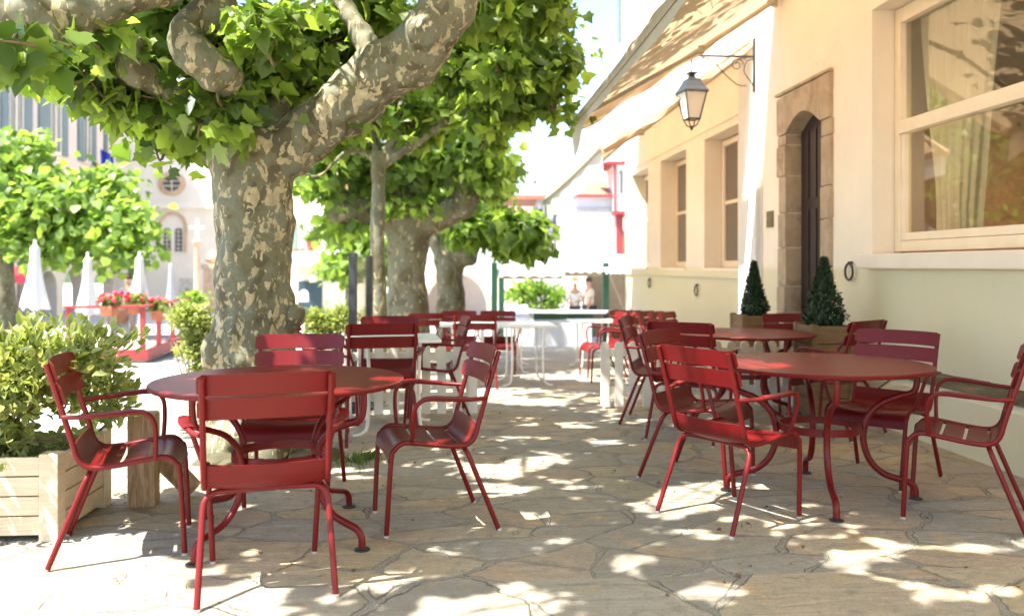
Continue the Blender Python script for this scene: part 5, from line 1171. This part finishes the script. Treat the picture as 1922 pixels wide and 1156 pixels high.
# ------------------------------------------------------------------ people
def person(p, rz, label, shirt, trousers, pose='stand', hat=None, hair=(.06, .035, .02), h=1.68):
    r = empty('person', p, rz, label, 'person'); s = h/1.7
    def skin(name, vs, es, rr, mat, root=0, par=r):
        me = bpy.data.meshes.new(name); me.from_pydata([Vector(v)*s for v in vs], es, []); o = bpy.data.objects.new(name, me); COL.objects.link(o)
        o.modifiers.new('k', 'SKIN'); me_sk = me.skin_vertices[0].data if me.skin_vertices else None
        if me_sk is None: return None
        for i, q in enumerate(rr): me_sk[i].radius = (q[0]*s, q[1]*s) if isinstance(q, tuple) else (q*s, q*s)
        me_sk[root].use_root = True
        sb = o.modifiers.new('b', 'SUBSURF'); sb.levels = 2
        dg = bpy.context.evaluated_depsgraph_get(); m2 = bpy.data.meshes.new_from_object(o.evaluated_get(dg)); o.modifiers.clear(); o.data = m2; smooth_mesh(m2); m2.materials.clear(); m2.materials.append(mat); o.parent = par; return o
    sit = pose == 'sit'; hz = .48 if sit else .93
    V = [(0, 0, hz), (0, 0, hz+.25), (0, .01, hz+.46), (0, .02, hz+.55), (0, .03, hz+.62), (0, .04, hz+.74)]; E_ = [(0, 1), (1, 2), (2, 3), (3, 4), (4, 5)]; Rr = [(.15, .11), (.14, .10), (.17, .10), (.055, .055), (.075, .085), (.07, .085)]
    Av = []
    for sx in (-1, 1):
        i = len(V); el = (sx*.25, .05, hz+.20) if sx < 0 else (sx*.26, .12, hz+.18); wr = (sx*.22, .28, hz+.14) if sx > 0 else (sx*.26, .14, hz-.04)
        V += [(sx*.18, 0, hz+.46), el, wr]; E_ += [(2, i), (i, i+1), (i+1, i+2)]; Rr += [.055, .042, .03]
        d_ = (Vector(wr)-Vector(el)).normalized()
        for k in range(5):
            f0 = Vector(wr)+d_*.05+Vector(((k-2)*.016, 0, 0 if k else .0)); j = len(V); V += [tuple(f0), tuple(f0+d_*(.06 if k else .03)+Vector((0, 0, -.01)))]; E_ += [(i+2, j), (j, j+1)]; Rr += [.011, .008]
    for sx in (-1, 1):
        i = len(V)
        if sit: V += [(sx*.09, .05, hz), (sx*.12, .42, hz), (sx*.12, .44, .06), (sx*.12, .58, .03)]
        else: V += [(sx*.09, 0, hz-.05), (sx*.10, .03*sx, .50), (sx*.10, -.04*sx, .08), (sx*.11, -.04*sx+.14, .03)]
        E_ += [(0, i), (i, i+1), (i+1, i+2), (i+2, i+3)]; Rr += [.085, .058, .04, (.04, .03)]
    skin('body', V, E_, Rr, M['skin'])
    k = [0, 1, 2]; sv = [V[0], V[1], V[2]]; sv[0] = (0, 0, hz-.02); se = [(0, 1), (1, 2)]; sr = [(.165, .125), (.155, .115), (.185, .115)]
    for base_i in (6, 19):
        a = Vector(V[base_i]); b_ = Vector(V[base_i+1]); i = len(sv); sv += [tuple(a), tuple(a+(b_-a)*.75)]; se += [(2, i), (i, i+1)]; sr += [.068, .058]
    skin('shirt', sv, se, sr, shirt)
    tv = [(0, 0, hz-.02)]; te = []; trr = [(.165, .125)]
    for base_i in (len(V)-8, len(V)-4):
        i = len(tv); tv += [V[base_i], V[base_i+1], V[base_i+2]]; te += [(0, i), (i, i+1), (i+1, i+2)]; trr += [.10, .075, .06]
    skin('trousers', tv, te, trr, trousers)
    hm = MB(); C = Vector((0, .02, hz+.735))*s
    if hat: hm.lathe([(.16*s, 0), (.17*s, .012*s), (.105*s, .02*s), (.10*s, .09*s), (.05*s, .12*s), (.002, .125*s)], 18, Matrix.Translation(C+Vector((0, 0, .05*s)))); hm.build('hat', hat, r, 60)
    else:
        hm.lathe([(max(.002, .10*s*math.sin(math.pi*i/8)), .11*s*math.cos(math.pi*i/8)) for i in range(6)], 16, Matrix.Translation(C+Vector((0, -.012, .015*s)))); hm.build('hair', simple('hair_tone', hair, .6, .3, 30, .3), r, 60)
    fm = MB()
    for sx in (-1, 1): fm.lathe([(.003, -.01), (.010, -.004), (.010, .004), (.003, .01)], 8, Matrix.Translation(Vector((sx*.03*s, .115*s, (hz+.70)*s))))
    fm.build('eyes', M['black_iron'], r, 60)
    nm_ = MB(); nm_.tube([(0, .11*s, (hz+.70)*s), (0, .14*s, (hz+.665)*s), (0, .118*s, (hz+.655)*s)], [.008, .014, .008], 8); nm_.build('nose', M['skin'], r, 60)
    return r
person(PG(242, 20.5), rad(160), 'person in a pale blue shirt standing left of the closed white parasol', simple('pale_blue_shirt', (.45, .52, .68), .8), simple('grey_trousers', (.25, .25, .28), .8))
person(PG(225, 19), rad(200), 'person in a rust coloured top sitting at the raised terrace', simple('rust_shirt', (.45, .20, .12), .8), simple('beige_trousers', (.5, .44, .34), .8), 'sit')
person(PG(1079, 23.2), rad(180), 'person in a yellow hat and white top behind the stall counter', simple('white_shirt', (.78, .78, .76), .8), simple('navy_trousers', (.05, .06, .1), .8), 'stand', simple('yellow_straw_hat', (.75, .50, .10), .8), h=1.55)
person(PG(1106, 22.6), rad(100), 'person with bare tanned arms and a cream top at the right end of the stall', simple('cream_shirt', (.70, .62, .50), .8), simple('dark_trousers', (.06, .06, .07), .8), h=1.62)

# ------------------------------------------------------------------ litter
mb = MB(); random.seed(3)
pos = np.array([[random.uniform(-2, 3.2), random.uniform(3.2, 9), 0.0] for _ in range(130)]); pos[:, 2] = [gz(y)+.012 for y in pos[:, 1]]
lt = leaves('leaf_litter', simple('dry_bits', (.14, .085, .04), .8), None, pos, rng.normal(0, 1, (130, 3))*np.array([1, 1, .1]), rng.normal(0, .25, (130, 3))+np.array([0, 0, 1]), rng.uniform(.008, .028, 130), SLEAF, SLEAF_F); lt['kind'] = 'stuff'
